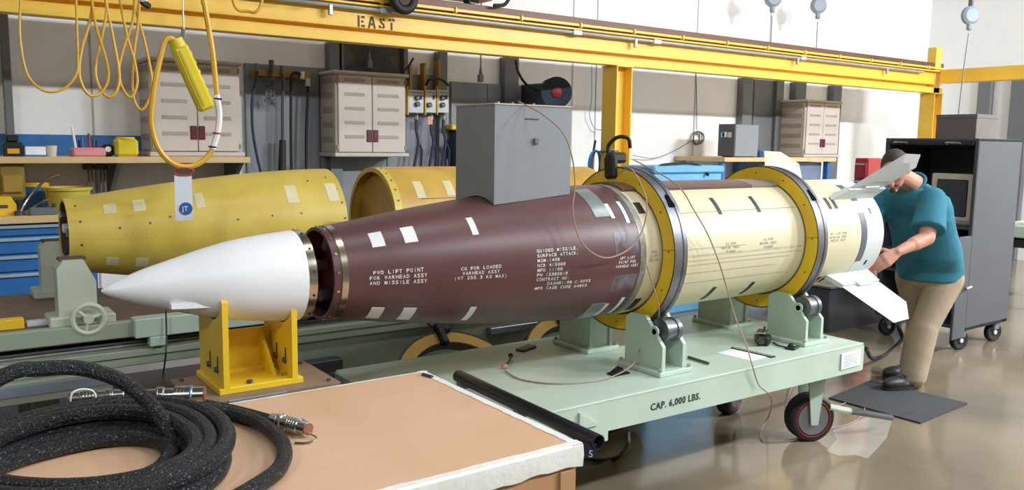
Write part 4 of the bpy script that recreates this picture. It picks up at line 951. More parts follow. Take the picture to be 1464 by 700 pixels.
# things on the bench
def onbench(px, y): return P(px, 315, y=y).x
a, b = onbench(-2, 3.55), onbench(25, 3.55)
t = thing('plastic_case', 'chunky yellow plastic case on the bench top corner', 'case', ((a+b)/2, 3.6, BTZ))
MB().prism([(a-.06, 3.55, BTZ), (b, 3.55, BTZ), (b+.0, 3.55, BTZ+.07), (b-.03, 3.55, BTZ+.125), (a-.06, 3.55, BTZ+.13)], (0, .12, 0)).build('case_body', m_yel2, t, smooth=0); MB().box(a, b-.05, 3.545, 3.552, BTZ+.05, BTZ+.07).build('latch', m_dark, t)
a, b = onbench(40, 3.6), onbench(78, 3.6)
t = thing('steel_block', 'low grey steel block on the bench in front of the bucket', 'block', ((a+b)/2, 3.5, BTZ)); MB().box(a, b, 3.47, 3.54, BTZ, BTZ+.05, .006).build('block_body', m_steelgrey, t); MB().box(b-.02, b, 3.48, 3.53, BTZ+.05, BTZ+.075, .004).build('jaw', m_dark, t)
ccn = P(50, 300, y=4.02); ch_ = zat(50, 266, 4.02)-BTZ
t = thing('paint_can', 'blue can with white label and yellow lid on the bench', 'can', (ccn.x, 4.02, BTZ))
MB().cyl((ccn.x, 4.02, BTZ), (ccn.x, 4.02, BTZ+ch_), .10, 28).build('can_body', m_blue, t); MB().lathe([(0, .101), (ch_*.75, .101)], (ccn.x, 4.02, BTZ+ch_*.1), (0, 0, 1), 20, False, False, R_(10), R_(120)).build('can_label', m_paper, t); MB().cyl((ccn.x, 4.02, BTZ+ch_), (ccn.x, 4.02, BTZ+ch_+.03), .102, 28).build('lid', m_yel2, t)
bk = P(98, 300, y=3.70); bh = zat(98, 267, 3.70)-BTZ
t = thing('bucket', 'open yellow plastic bucket on the bench behind the yellow section', 'bucket', (bk.x, 3.70, BTZ))
MB().lathe([(0, .115), (bh, .150), (bh, .158), (bh-.02, .158), (bh-.02, .150), (bh-.01, .146), (.02, .11)], (bk.x, 3.70, BTZ), (0, 0, 1), 36, True, True).build('bucket_wall', mat('yellow bucket', 'c9b646', .45), t); MB().cyl((bk.x, 3.70, BTZ+bh*.8), (bk.x, 3.70, BTZ+bh*.9), .14, 28).build('contents', m_brown, t)
t = thing('lamp_arm', 'grey jointed lamp arm reaching over the bench top', 'lamp arm', P(30, 300, y=3.52))
pA = P(28, 310, y=3.52); pA.z = BTZ
MB().tube([pA, P(40, 285, y=3.52), P(62, 260, y=3.54), P(84, 249, y=3.58)], .009, 8, 5).build('upper_arm', m_steel, t); MB().tube([pA+Vector((.02, 0, .01)), P(55, 292, y=3.5), P(68, 284, y=3.52)], .008, 8, 4).build('lower_arm', m_steel, t); MB().cyl(pA, pA+Vector((0, 0, .03)), .03, 14).build('arm_base', m_dark, t)

# hose rack: yellow bar with hoses hung on it
HY = Y1-.10
ba, bb = P(359, 100, y=HY), P(442, 105, y=HY)
t = thing('hose_rack_bar', 'ochre angle bar on the grey panel with hoses hung from it', 'rack', (ba+bb)/2)
MB().box(ba.x, bb.x, HY-.02, HY, ba.z-.055, ba.z+.01, .002).build('bar_face', mat('ochre bar', 'a8812c', .5), t); MB().box(ba.x, bb.x, HY-.02, YB, ba.z-.055, ba.z-.045).build('bar_ledge', mat('ochre bar', 'a8812c', .5), t)
hoses = [([(367, 97), (368, 108), (361, 140), (361, 180), (366, 215), (374, 250)], m_navy, 'navy hose hung at the free end of the ochre bar'),
         ([(404, 100), (405, 115), (404, 150), (404, 185), (403, 250)], m_dark, 'charcoal hose with swollen lower end hung mid bar'),
         ([(432, 108), (424, 104), (417, 110), (416, 150), (416, 200), (417, 250)], m_rubber, 'black hose bent over the ochre bar in an arch'),
         ([(440, 118), (440, 140), (438, 190), (438, 250)], m_rubber, 'straight black hose with white ferrule hung beside the middle cabinet')]
for L, m, lab in hoses:
    yy = HY-.045; pts = [P(px, py, y=yy) for px, py in L]
    h_ = thing('air_hose', lab, 'hose', pts[-1]); MB().tube(pts, .013, 8, 6).build('hose', m, h_)
    MB().cyl(pts[0]+Vector((0, 0, -.03)), pts[0]+Vector((0, 0, .035)), .02, 12).build('fitting', m_steelgrey if m is not m_rubber else m_label, h_)
    if m is m_dark: MB().cyl(P(404, 200, y=yy), P(403, 250, y=yy), .028, 12, .034).build('nozzle', m_rubber, h_)
ch = thing('steel_chain', 'bundle of steel chain hung from a black grip on the ochre bar', 'chain', P(388, 150, y=HY-.05))
MB().cyl(P(388, 86, y=HY-.05), P(388, 108, y=HY-.05), .022, 12, .018).build('grip', m_dark, ch)
lk = MB(); rr_ = random.Random(3)
for k in range(60): p = P(388+rr_.uniform(-9, 7), 112+rr_.uniform(0, 38), y=HY-.05+rr_.uniform(-.02, .02)); lk.torus(p, (rr_.uniform(-1, 1), rr_.uniform(-1, 1), rr_.uniform(-.3, .3)), .014, .0035, 10, 5)
lk.build('chain_links', m_steelgrey, ch, kind='stuff')
# gauge boxes
GY = Y1-.16
for i, (pa, pb, kn_) in enumerate(((584, 606, ((596, 140), (596, 149))), (609, 624, ((613, 150),)), (626, 642, ((632, 140), (632, 150))))):
    a, b = P(pa, 145, y=GY).x, P(pb, 145, y=GY).x; z0, z1 = zat(pa, 161, GY), zat(pa, 128, GY)
    t = thing('gauge_box', ['light grey regulator box with two knobs next to the cabinet', 'light grey regulator box with a single knob', 'light grey regulator box with two knobs next to the steel post'][i], 'control box', ((a+b)/2, GY, z0))
    MB().box(a, b, GY, YB, z0, z1, .006).build('box_body', m_gauge, t)
    for (px, py) in kn_: g = P(px, py, y=GY); MB().cyl(g-Vector((0, .025, 0)), g, .024, 16).build('knob', m_black, t); MB().cyl(g-Vector((0, .028, 0)), g-Vector((0, .024, 0)), .008, 8).build('knob_pointer', m_bluel, t)
    g = P(pb-4, 139, y=GY); MB().box(g.x-.008, g.x+.008, GY-.012, GY, g.z-.02, g.z+.02, .002).build('switch', m_red, t)
    MB().prism([(a+.02, GY-.003, z1-.02), (b-.02, GY-.003, z1-.02), (b-.02, GY-.003, z1-.026), (a+.02, GY-.003, z1-.026)], (0, .003, 0)).build('dial_line', m_dark, t)
    MB().box(a-.012, a-.004, GY-.01, GY+.02, z0-.02, z1+.03).build('yellow_edge', m_yel2, t)
    for j in range(1 if i == 1 else 2):
        hx = a+(b-a)*(.3+.4*j); 
    px = (pa+pb)/2; h_ = thing('drop_hose', 'navy hose dropping from the regulator '+['beside the cabinet', 'with a single knob', 'beside the steel post'][i], 'hose', P(px, 235, y=GY-.02))
    MB().tube([P(px, 161, y=GY+.03), P(px, 185, y=GY-.0), P(px+3, 205, y=GY-.02), P(px-3, 240, y=GY-.02)], .014, 8, 6).build('hose', m_navy, h_); MB().tube([P(px+3, 203, y=GY-.02), P(px+8, 215, y=GY-.02), P(px+7, 240, y=GY-.02)], .011, 8, 6).build('branch', m_navy, h_)
    for py in (165, 208): MB().cyl(P(px+(2 if py > 200 else 0), py, y=GY+.01), P(px+(2 if py > 200 else 0), py+6, y=GY+.01), .019, 10).build('ferrule', m_silver, h_)
rods = thing('yellow_conduits', 'three thin ochre conduits rising above the regulator boxes', 'conduit', P(607, 130, y=GY))
for px, pt in ((587, 92), (607, 90), (628, 86)): MB().box(P(px, 120, y=GY+.05).x-.012, P(px, 120, y=GY+.05).x+.012, GY+.04, YB, zat(px, 128, GY+.05), zat(px, pt, GY+.05)).build('conduit', mat('ochre bar', 'a8812c', .5), rods)
single(MB().tube([P(609, 122, y=GY+.02), P(615, 113, y=GY-.02), P(630, 113, y=GY-.02), P(641, 122, y=GY+.02)], .012, 8, 6), 'jumper_hose', m_rubber, 'black hose arching over two regulator boxes', 'hose')
single(MB().tube([P(577, 102, y=GY), P(585, 93, y=GY), P(591, 83, y=GY)], .010, 8, 5), 'valve_lever', m_rubber, 'black lever handle sticking up behind the middle cabinet', 'lever')
g = P(615, 172, y=GY-.03); t = thing('paper_tag', 'orange paper tag hung under the single-knob regulator', 'tag', g); MB().obox(g, (.05, .003, .075), None, 0).build('card', mat('orange tag', 'd9a184', .6), t); MB().cyl(g+Vector((0, 0, .03)), P(615, 161, y=GY), .003, 5).build('string', m_dark, t)
# cable bundle beside the posts
t = thing('cable_bundle', 'black and navy cable bundle hung on the wall beside the equipment box', 'cable', P(650, 235, y=Y1-.12))
hb = P(652, 183, y=Y1-.1)
for k in range(6): 
    g = Vector((hb.x, Y1-.12-.02*k, hb.z-.22-.012*k)); pts = [g+Vector((.10*math.cos(q)*(1-.06*k), 0, .23*math.sin(q))) for q in [2*math.pi*j/14 for j in range(14)]]
    MB().tube(pts, .014, 7, 3, True).build('cable_turn', m_rubber if k % 2 else m_navy, t)
MB().box(hb.x-.12, hb.x+.0, Y1-.22, Y1, hb.z-.02, hb.z+.03, .01).build('yellow_hook', m_yel2, t)
# cord grip outlets hanging down from above
for i, px in enumerate((687, 528)):
    yy = Y1-.2 if i == 0 else YB-.07; g = P(px, 112 if i == 0 else 92, y=yy)
    t = thing('drop_outlet', ['grey drop cord outlet hanging over the grey wall board', 'dark drop cord outlet hanging before the mesh guard'][i], 'outlet', g)
    MB().obox(g, (.05, .05, .07), None, .006).build('outlet_box', m_steelgrey, t); MB().cyl(g+Vector((0, 0, .035)), g+Vector((0, 0, .11)), .02, 12, .008).build('strain_relief', m_steelgrey, t); MB().cyl(g+Vector((0, 0, .1)), g+Vector((0, 0, 1.9)), .006, 6).build('cord', m_dark, t)
# hose reel
hr_ = P(793, 133, y=3.75)
t = thing('hose_reel', 'navy hose reel with red inner turns mounted on the wall', 'hose reel', (hr_.x, 3.75, hr_.z))
ax = Vector((-.5, -1, 0)).normalized()
for s, r_ in ((-.09, .155), (.09, .155)): MB().lathe([(0, .02), (0, r_), (.012, r_), (.012, .02)], hr_+ax*s, ax, 36).build('flange', m_navy, t)
MB().cyl(hr_-ax*.09, hr_+ax*.09, .12, 30).build('wound_hose', m_blue, t); MB().lathe([(0, .03), (.01, .05), (.02, .02)], hr_+ax*.105, ax, 24).build('hub_plate', m_redb, t)
MB().box(hr_.x-.10, hr_.x-.02, 3.72, Y1, hr_.z-.12, hr_.z+.10, .01).build('mount', m_dark, t)
single(MB().tube([P(737, 86, y=3.9), P(741, 103, y=3.88), P(752, 120, y=3.85), P(770, 130, y=3.8)], .013, 8, 6), 'supply_hose', m_rubber, 'black hose sagging into the navy hose reel', 'hose')
# cord bundle by the column
cbp = P(851, 232, y=3.2); t = thing('cord_bundle', 'blue and tan cords bundled against the yellow column', 'cords', (cbp.x, 3.3, cbp.z-.15))
for k in range(5): MB().tube([cbp+Vector((.08*math.cos(q)*(1-.1*k)+.02*k, .02*k, .13*math.sin(q)-.02)) for q in [2*math.pi*j/12 for j in range(12)]], .011, 6, 3, True).build('cord_turn', m_blue if k < 3 else m_wire, t)
MB().cyl(cbp+Vector((0, .03, .10)), cbp+Vector((.02, .03, .21)), .012, 8).build('plug', m_navy, t)
MB().tube([cbp+Vector((.05, .02, .10)), Vector((5.40, 3.0, cbp.z+.12)), Vector((5.45, 3.0, cbp.z+.10))], .01, 6, 3).build('hook', m_steel, t)
# wire coil and wall wires
t = thing('wire_coil', 'grey wire coil hung on the white wall', 'wire', P(996, 210, y=Y1-.05))
for k in range(4): g = P(996, 197, y=Y1-.03); MB().torus(g+Vector((.005*k, -.008*k, 0)), (.2*(k-1.5), 1, .1), .085-.004*k, .006, 24, 6).build('coil_turn', m_steelgrey, t)
MB().tube([P(996, 185, y=Y1-.03), P(996, 150, y=Y1-.01), P(995, 100, y=Y1-.01)], .005, 6, 4).build('wire_drop', m_steelgrey, t)
single(MB().tube([P(905, 222, y=4.1), P(935, 226, y=4.15), P(965, 215, y=4.17), P(990, 200, y=4.17)], .004, 6, 6), 'wall_wire', m_steelgrey, 'thin grey wire drooping along the white wall to the coil', 'wire')
single(MB().tube([P(846, 95, y=4.15), P(846, 140, y=4.15), P(843, 165, y=4.15), P(850, 183, y=4.15), P(862, 186, y=4.1), P(868, 186, y=4.0)], .005, 6, 6), 'wall_wire', m_bluel, 'pale blue wire hanging on the wall beside the yellow column', 'wire')

# far bench, oven and chest
fx0, fx1 = P(1036, 228, y=3.42).x, P(1196, 228, y=3.42).x
t = thing('far_bench', 'wood topped bench with blue steel legs against the white wall', 'workbench', ((fx0+fx1)/2, 3.8, 0))
MB().box(fx0, fx1, 3.42, Y1-.02, FBZ-.05, FBZ, .004).build('bench_top', m_maple, t)
for x in (fx0+.05, (fx0+fx1)/2, fx1-.08):
    for y in (3.5, Y1-.1): MB().box(x-.03, x+.03, y-.03, y+.03, 0, FBZ-.05).build('leg', m_blue, t)
MB().box(fx0+.1, fx1-.1, 3.55, Y1-.08, .35, .39).build('lower_shelf', m_bluel, t)
MB().box(fx1-1.1, fx1-.12, 3.55, Y1-.06, .40, FBZ-.06, .005).build('grey_locker', mat('blue grey locker', '6f7d95', .45), t)
MB().box(fx1-.62, fx1-.57, 3.545, 3.55, .42, FBZ-.08).build('locker_stripe', m_blue, t)
ox = P(1050, 226, y=3.50); ox2 = P(1083, 226, y=3.50); oh = P(1060, 178, y=3.50).z
t = thing('bench_oven', 'grey bench instrument with dark front panel on the blue-legged bench', 'instrument', ((ox.x+ox2.x)/2, 3.7, FBZ))
MB().box(ox.x, ox2.x, 3.50, 3.72, FBZ+.01, oh, .006).build('housing', m_grey, t)
MB().box(ox.x-.03, ox.x, 3.49, 3.73, FBZ+.01, oh+.005, .004).build('front_panel', m_dark, t)
for yy, zz_, m in ((3.53, oh-.12, m_gauge), (3.63, oh-.12, m_bluel), (3.60, FBZ+.26, m_label)): MB().box(ox.x-.036, ox.x-.028, yy, yy+.06, zz_-.03, zz_+.03, .003).build('display', m, t)
MB().box(ox.x+.02, ox2.x-.02, 3.53, 3.7, FBZ, FBZ+.012).build('feet', m_dark, t)
g = P(1090, 222, y=3.55); t = thing('small_gadget', 'small blue gadget beside the bench instrument', 'gadget', (g.x, 3.55, FBZ)); MB().box(g.x-.07, g.x+.10, 3.52, 3.62, FBZ, FBZ+.09, .02).build('shell', m_blue, t); MB().cyl((g.x-.02, 3.515, FBZ+.045), (g.x-.02, 3.525, FBZ+.045), .03, 14).build('dial', m_dark, t)
ka, kb = P(935, 250, y=2.55).x, P(1032, 250, y=2.55).x; kz = zat(980, 237, 2.55)
t = thing('blue_chest', 'light blue lidded chest behind the two handling rings', 'chest', ((ka+kb)/2, 2.8, 0))
MB().box(ka, kb, 2.55, 2.95, 0, kz-.07, .01).build('chest_body', m_bluel, t); MB().box(ka-.02, kb+.02, 2.53, 2.97, kz-.07, kz, .015).build('lid', m_bluel, t)
single(MB().tube([P(940, 241, y=2.62), P(946, 236, y=2.6), P(965, 234, y=2.6), P(990, 234, y=2.6), P(1008, 241, y=2.6), P(1012, 250, y=2.51)], .013, 8, 6), 'chest_hose', m_rubber, 'black hose arching over the light blue chest', 'hose')

# reels hung from the ceiling
for i, (px, py, pb, yy) in enumerate(((1105, -2, 60, 3.7), (1170, 8, 70, 3.7), (1387, 22, 165, 2.0))):
    g = P(px, py, y=yy); 
    t = thing('cord_reel', ['grey cord reel nearest the back wall over the far bench end', 'grey cord reel hung over the beige far cabinet', 'grey cord reel hung beyond the cross beam above the equipment rack'][i], 'cord reel', g)
    s_ = .68
    MB().lathe([(-.04, .03), (-.04, .11*s_), (-.02, .15*s_), (.02, .15*s_), (.04, .11*s_), (.04, .03)], g, (.5, 1, 0), 28).build('reel_case', mat('grey blue reel', '8f9aa8', .5), t)
    MB().obox(g-Vector((0, 0, .17*s_)), (.06, .05, .10), None, .012).build('cord_guide', mat('grey blue reel', '8f9aa8', .5), t)
    MB().box(g.x-.02, g.x+.02, g.y-.02, g.y+.02, g.z+.1, CEIL).build('drop_pipe', m_steelgrey, t)
    e = P(px-(3 if i < 2 else 17), pb, y=yy); MB().tube([g-Vector((0, 0, .2)), g.lerp(e, .5), e], .007, 6, 4).build('cord', m_steelgrey, t)

# ------------------------------------------------------------------ open equipment rack
rx0, rx1, ry0, ry1, rz0, rz1 = 6.66, 7.36, .26, 1.02, .17, 1.675
rk = thing('equipment_rack', 'charcoal steel equipment rack on casters with an old monitor inside', 'rack', ((rx0+rx1)/2, (ry0+ry1)/2, 0))
MB().box(rx0, rx1, ry0, ry0+.025, rz0, rz1, .004).build('side_panel', m_dark, rk); MB().box(rx0, rx1, ry1-.025, ry1, rz0, rz1, .004).build('side_panel', m_dark, rk)
MB().box(rx1-.02, rx1, ry0+.025, ry1-.025, rz0, rz1-.02).build('back_panel', m_dark, rk); MB().box(rx0, rx1, ry0, ry1, rz1-.025, rz1, .004).build('top_panel', m_dark, rk); MB().box(rx0, rx1, ry0, ry1, rz0, rz0+.03, .004).build('bottom_panel', m_dark, rk)
zs = [zat(1380, 336, .5)]
sz0 = P(1350, 322, x=rx0+.02).z
for z in (sz0, sz0-.22, sz0-.40): MB().box(rx0+.01, rx1-.02, ry0+.025, ry1-.025, z-.02, z, .002).build('shelf', m_dark, rk)
MB().box(rx0-.012, rx0+.0, ry0-.0, ry0+.028, rz0, rz1, .003).build('front_post', m_dark, rk); MB().box(rx0-.012, rx0, ry1-.04, ry1, rz0, rz1, .003).build('front_post', m_dark, rk)
fd = MB().obox((rx0+.12, (ry0+ry1)/2, rz1+.0-.055), (.30, ry1-ry0-.06, .03), Matrix.Rotation(R_(6), 3, 'Y'), .006).build('flip_door', mat('black gloss', '1d2024', .25), rk)
for yy in (ry0+.13, ry1-.2): MB().tube([(rx0-.03, yy, rz1-.045), (rx0-.06, yy, rz1-.035), (rx0-.06, yy+.10, rz1-.035), (rx0-.03, yy+.10, rz1-.045)], .007, 6, 3).build('door_handle', m_silver, fd)
dr = MB().box(rx0-.20, rx0-.012, ry0-.004, ry0+.018, rz0-.05, sz0-.06, .004).build('lower_door', m_dark, rk)
MB().cyl((rx0-.10, ry0-.03, .52), (rx0-.02, ry0-.03, .53), .012, 10).build('door_latch', m_silver, dr)
for x in (rx0+.06, rx1-.08):
    for y in (ry0+.07, ry1-.08):
        w_ = MB().lathe([(-.02, .05), (-.024, .06), (-.024, .07), (-.018, .078), (.018, .078), (.024, .07), (.024, .06), (.02, .05)], (x, y, .078), (.3, 1, 0), 24).build('caster', m_rubber, rk)
        MB().obox((x, y, .135), (.08, .07, .07), None, .006).build('caster_fork', m_steelgrey, w_); MB().cyl((x-.008, y-.03, .078), (x+.008, y+.03, .078), .018, 10).build('caster_hub', m_gauge, w_)
# monitor
my0, my1 = ry0+.035, P(1328, 300, x=rx0+.05).y; mz0, mz1 = sz0, P(1360, 248, x=rx0+.05).z
mn = thing('crt_monitor', 'cream boxed cathode ray monitor on the rack shelf', 'monitor', (rx0+.2, (my0+my1)/2, sz0))
MB().box(rx0+.05, rx0+.10, my0, my1, mz0+.012, mz1, .012).build('bezel', mat('aged cream plastic', 'cdc2ae', .5), mn)
MB().box(rx0+.10, rx0+.40, my0+.03, my1-.03, mz0+.02, mz1-.02, .03).build('tube_housing', mat('aged cream plastic', 'cdc2ae', .5), mn)
MB().box(rx0+.040, rx0+.06, my0+.05, my1-.05, mz0+.075, mz1-.045, .012).build('screen', m_glass, mn)
MB().box(rx0+.046, rx0+.052, my0+.03, my0+.12, mz0+.03, mz0+.05).build('control_strip', m_recess, mn); MB().box(rx0+.08, rx0+.35, my0+.05, my1-.05, mz0, mz0+.014, .004).build('foot', mat('aged cream plastic', 'cdc2ae', .5), mn)
# items on lower shelves
for k, z in enumerate((sz0-.22, sz0-.40)):
    for j in range(3):
        y = ry0+.12+.2*j; t = thing('rack_unit', ['black unit on the rack shelf just below the monitor', 'black unit on the lowest shelf of the equipment rack'][k], 'equipment', (rx0+.2, y, z), 'black units on rack shelf %s' % ('upper' if k == 0 else 'lower'))
        MB().box(rx0+.06, rx0+.35, y-.08, y+.08, z, z+.10+.02*j, .004).build('unit_body', m_black, t); MB().cyl((rx0+.055, y, z+.05), (rx0+.065, y, z+.05), .012, 10).build('unit_knob', m_steelgrey, t)
# box on top
ta = P(1338, 192, x=rx0+.25); tb_ = P(1400, 196, x=rx0+.25); t = thing('top_carton', 'plain grey brown box standing on top of the equipment rack', 'box', ((rx0+rx1)/2+.1, .5, rz1))
th_ = P(1400, 163, x=rx0+.25).z-rz1
bxy0, bxy1 = P(1396, 180, x=rx0+.25).y, P(1338, 180, x=rx0+.25).y
MB().box(rx0+.25, rx1-.10, bxy0, bxy1, rz1, rz1+th_, .004).build('box_body', mat('grey brown card', '6f6560', .6), t); MB().box(rx0+.247, rx1-.097, bxy0-.003, bxy1+.003, rz1+th_-.03, rz1+th_+.002, .003).build('box_lid', mat('grey brown card', '6f6560', .6), t)
# red tool chest behind the technician
g = P(1240, 226, y=1.6); t = thing('red_tool_chest', 'tall red tool chest behind the technician', 'tool chest', (g.x+.1, 1.75, 0))
MB().box(g.x+.02, g.x+.26, 1.6, 1.74, .1, g.z, .01).build('chest_body', m_redb, t)
for k in range(8): d_ = MB().box(g.x+.005, g.x+.02, 1.61, 1.73, .15+k*.165, .30+k*.165, .004).build('drawer', m_redb, t); MB().box(g.x-.008, g.x+.005, 1.62, 1.72, .275+k*.165, .29+k*.165).build('pull', m_silver, d_)
for x in (g.x+.06, g.x+.21):
    for y in (1.63, 1.71): MB().cyl((x-.015, y, .05), (x+.015, y, .05), .05, 16).build('caster', m_rubber, t)
# green machine past the rack
mx = P(1446, 440, z=.0).x; ga = P(1449, 420, y=.9)
t = thing('green_machine', 'pale green machine tool with yellow guard standing beyond the rack', 'machine', (ga.x+.6, .8, 0))
MB().box(ga.x, ga.x+1.2, .45, 1.2, .72, .84, .01).build('bed', m_green, t); MB().box(ga.x+.05, ga.x+.17, .6, .72, 0, .72, .01).build('leg', m_green, t); MB().box(ga.x+1.0, ga.x+1.12, .6, .72, 0, .72, .01).build('leg', m_green, t)
MB().box(ga.x+.02, ga.x+1.1, .5, 1.15, .62, .70).build('dark_slide', m_black, t); MB().cyl((ga.x+.11, .66, .30), (ga.x+.11, .66, .34), .12, 20).build('leg_collar', m_green, t)
gp = MB().prism([(ga.x+.05, .55, .84), (ga.x+.6, .55, .84), (ga.x+.6, .55, 1.10), (ga.x+.25, .55, 1.22), (ga.x+.05, .55, 1.05)], (0, .05, 0)).build('guard', m_yel, t, smooth=0)

ga0, ga1 = P(1186, 440, y=1.25), P(1292, 440, y=1.25); gz0, gz1 = P(1240, 474, y=1.25).z, P(1240, 405, y=1.25).z
t = thing('low_form', 'low charcoal cart standing on the floor behind the lower fins', 'form', ((ga0.x+ga1.x)/2, 1.5, 0))  # dark low form standing in for an unclear shape below the fins
MB().box(ga0.x, ga1.x, 1.25, 1.55, gz0, gz1, .01).build('form_body', m_dark, t)
MB().box(ga0.x-.02, ga1.x+.02, 1.23, 1.57, gz1, gz1+.02, .004).build('form_top', m_steelgrey, t)
for x in (ga0.x+.06, ga1.x-.06):
    for y in (1.30, 1.50): MB().box(x-.025, x+.025, y-.025, y+.025, 0, gz0).build('form_leg', m_dark, t)
# ------------------------------------------------------------------ floor things
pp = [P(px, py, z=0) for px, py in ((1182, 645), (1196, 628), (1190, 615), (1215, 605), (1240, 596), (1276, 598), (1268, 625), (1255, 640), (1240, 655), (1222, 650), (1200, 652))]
fo_ = bpy.data.objects['floor']; MB().prism([q+Vector((0, 0, .0003)) for q in pp], (0, 0, .0006)).build('worn_glare_patch', mat('worn concrete with glare', 'a8a297', .16, 0, 5, .06), fo_, smooth=0)  # pale floor wear, with a bright reflection painted into its colour
fm = [P(1316, 606, z=0), P(1383, 578, z=0), P(1245, 545, z=0), P(1185, 570, z=0)]
single(MB().prism([q+Vector((0, 0, .001)) for q in fm], (0, 0, .010)), 'floor_mat', m_mat, 'dark rubber floor mat under the technician', 'mat', smooth=0)
single(MB().tube([P(1238, 498, z=.45), P(1248, 512, z=.25), P(1268, 505, z=.012), P(1290, 482, z=.012), P(1286, 460, z=.012), P(1330, 452, z=.012)], .013, 8, 8), 'floor_cable', m_rubber, 'thick black cable running from the dolly end across the floor', 'cable')
single(MB().tube([P(898, 615, y=-.46), P(896, 640, y=-.44), P(880, 655, z=.02), P(850, 656, z=.012), P(820, 645, z=.012)], .010, 8, 8), 'floor_cable', m_rubber, 'black cable hanging below the dolly rail beside the crate', 'cable')
single(MB().tube([P(1136, 545, z=.02)]+[P(px, py, z=.006) for px, py in ((1125, 575), (1128, 600), (1143, 622), (1165, 612), (1185, 585), (1215, 572), (1240, 545))], .003, 6, 8), 'sensor_wire', m_wire, 'thin tan wire looping on the floor around the dolly caster', 'wire')

# ------------------------------------------------------------------ technician
def remesh(mb, name, m, parent, vox, smooth_it=4, fac=.5):
    o = mb.build(name, m, None, smooth=0)
    r = o.modifiers.new('r', 'REMESH'); r.mode = 'VOXEL'; r.voxel_size = vox
    s = o.modifiers.new('s', 'SMOOTH'); s.iterations = smooth_it; s.factor = fac
    dg = bpy.context.evaluated_depsgraph_get(); me = bpy.data.meshes.new_from_object(o.evaluated_get(dg))
    old = o.data; o.modifiers.clear(); o.data = me; bpy.data.meshes.remove(old)
    off = OFF.get(parent.name); me.transform(Matrix.Translation(-off)); me.polygons.foreach_set('use_smooth', [True]*len(me.polygons))
    me.materials.clear(); me.materials.append(m); o.parent = parent; OFF[o.name] = off; return o
pr = thing('person', 'man in a teal t-shirt and khaki trousers bending over the missile tail', 'person', (5.30, .02, .011))
V = Vector
Fw = V((-.93, -.36, 0)).normalized(); Lf = V((.36, -.93, 0)).normalized(); UP = V((0, 0, 1))
def PF(px, py): q = P(px, py, z=.011); q.z = .011; return q
FL, FR = PF(1300, 553), PF(1300, 538)
hipc = P(1329, 388, y=.02); hipL, hipR = hipc+Lf*.10, hipc-Lf*.10
knL, knR = P(1321, 468, y=-.05), P(1316, 465, y=.12)
waist = P(1325, 352, y=.0); chest = P(1315, 312, y=-.02); shc = P(1314, 283, y=-.02); neck = P(1306, 260, y=-.04)
shL, shR = P(1333, 286, y=-.22), shc-Lf*.20
elL = P(1325, 340, y=-.28); wrL = P(1283, 360, y=-.24); haL = P(1268, 368, y=-.22)
elR = V((5.0, .22, 1.02)); wrR = V((4.80, .05, .93)); haR = V((4.73, .0, .92))
headc = P(1279, 241, y=-.08); hd = (headc-neck).normalized()
# head frame: face looks forward and down
fdn = (V((-.62, -.22, -.62))).normalized(); hs = fdn.cross(hd); hs = V((.34, -.94, 0)).normalized(); hup = hs.cross(fdn).normalized()
if hup.z < 0: hup = -hup
Hr = Matrix((fdn, hs, hup)).transposed()
bm_ = MB()
bm_.ell(headc, (.095, .076, .112), Hr, 20, 14)                                   # skull
bm_.ell(headc+fdn*.045-hup*.055, (.052, .056, .060), Hr, 16, 10)                   # jaw
bm_.ell(headc+fdn*.085-hup*.100, (.022, .026, .018), Hr, 12, 8)                    # chin
bm_.caps(headc+fdn*.092+hup*.005, headc+fdn*.112-hup*.032, .010, .016, 10)          # nose
bm_.ell(headc+fdn*.092-hup*.066, (.012, .024, .008), Hr, 10, 6)                    # lips
for s in (-1, 1):
    bm_.ell(headc+hs*s*.078-fdn*.008-hup*.012, (.022, .009, .032), Hr, 10, 8)       # ears
    bm_.ell(headc+fdn*.082+hs*s*.032+hup*.030, (.014, .024, .008), Hr, 10, 6)       # brow
bm_.caps(headc-hup*.06-fdn*.02, neck+V((.02, 0, -.02)), .058, .066)
bm_.caps(neck+V((.02, 0, -.03)), chest+V((.03, 0, 0)), .060, .09); bm_.caps(chest+V((.03, 0, 0)), hipc, .09, .10); bm_.caps(shL, shR, .055, .055)
def hand(b, wr, pa, d, side, nrm, curl):
    """palm plus five fingers; d hand direction, side thumb side, nrm palm normal"""
    d, side, nrm = V(d).normalized(), V(side).normalized(), V(nrm).normalized()
    for k in range(4):
        o = (k-1.5)*.021; base = wr+d*.085-side*o*-1
        b.caps(wr+side*o*.55+d*.005, base, .017, .0145, 10)
    L = (.030, .036, .039, .034)
    for k in range(4):
        o = (1.5-k)*.0225; p = wr+d*.085+side*o; cur = d.copy(); 
        ln = (.042, .047, .044, .036)[k]
        for j in range(3):
            a = curl[j]+.06*k; nd = (cur*math.cos(a)+nrm*math.sin(a)).normalized(); q = p+nd*(ln*(1, .62, .5)[j]); b.caps(p, q, (.0100, .0092, .0084)[j], (.0094, .0086, .0075)[j], 10); p = q; cur = nd
    p = wr+d*.025+side*.032; q = p+(d*.6+side*.75+nrm*.25).normalized()*.042; b.caps(p-side*.014, q, .015, .0115, 10); r = q+(d*.95+side*.15+nrm*.35).normalized()*.032; b.caps(q, r, .0108, .0085, 10)
bm_.caps(shL, elL, .060, .047); bm_.caps(elL, wrL, .046, .029); bm_.caps(wrL+(elL-wrL)*.55, elL, .044, .046)
bm_.caps(shR, elR, .055, .044); bm_.caps(elR, wrR, .043, .028)
dL = (haL-wrL).normalized()
hand(bm_, wrL+dL*.01, haL, dL+V((-.1, .1, -.25)), V((-.15, .55, .75)), V((-.2, .75, -.6)), (.45, .55, .4))
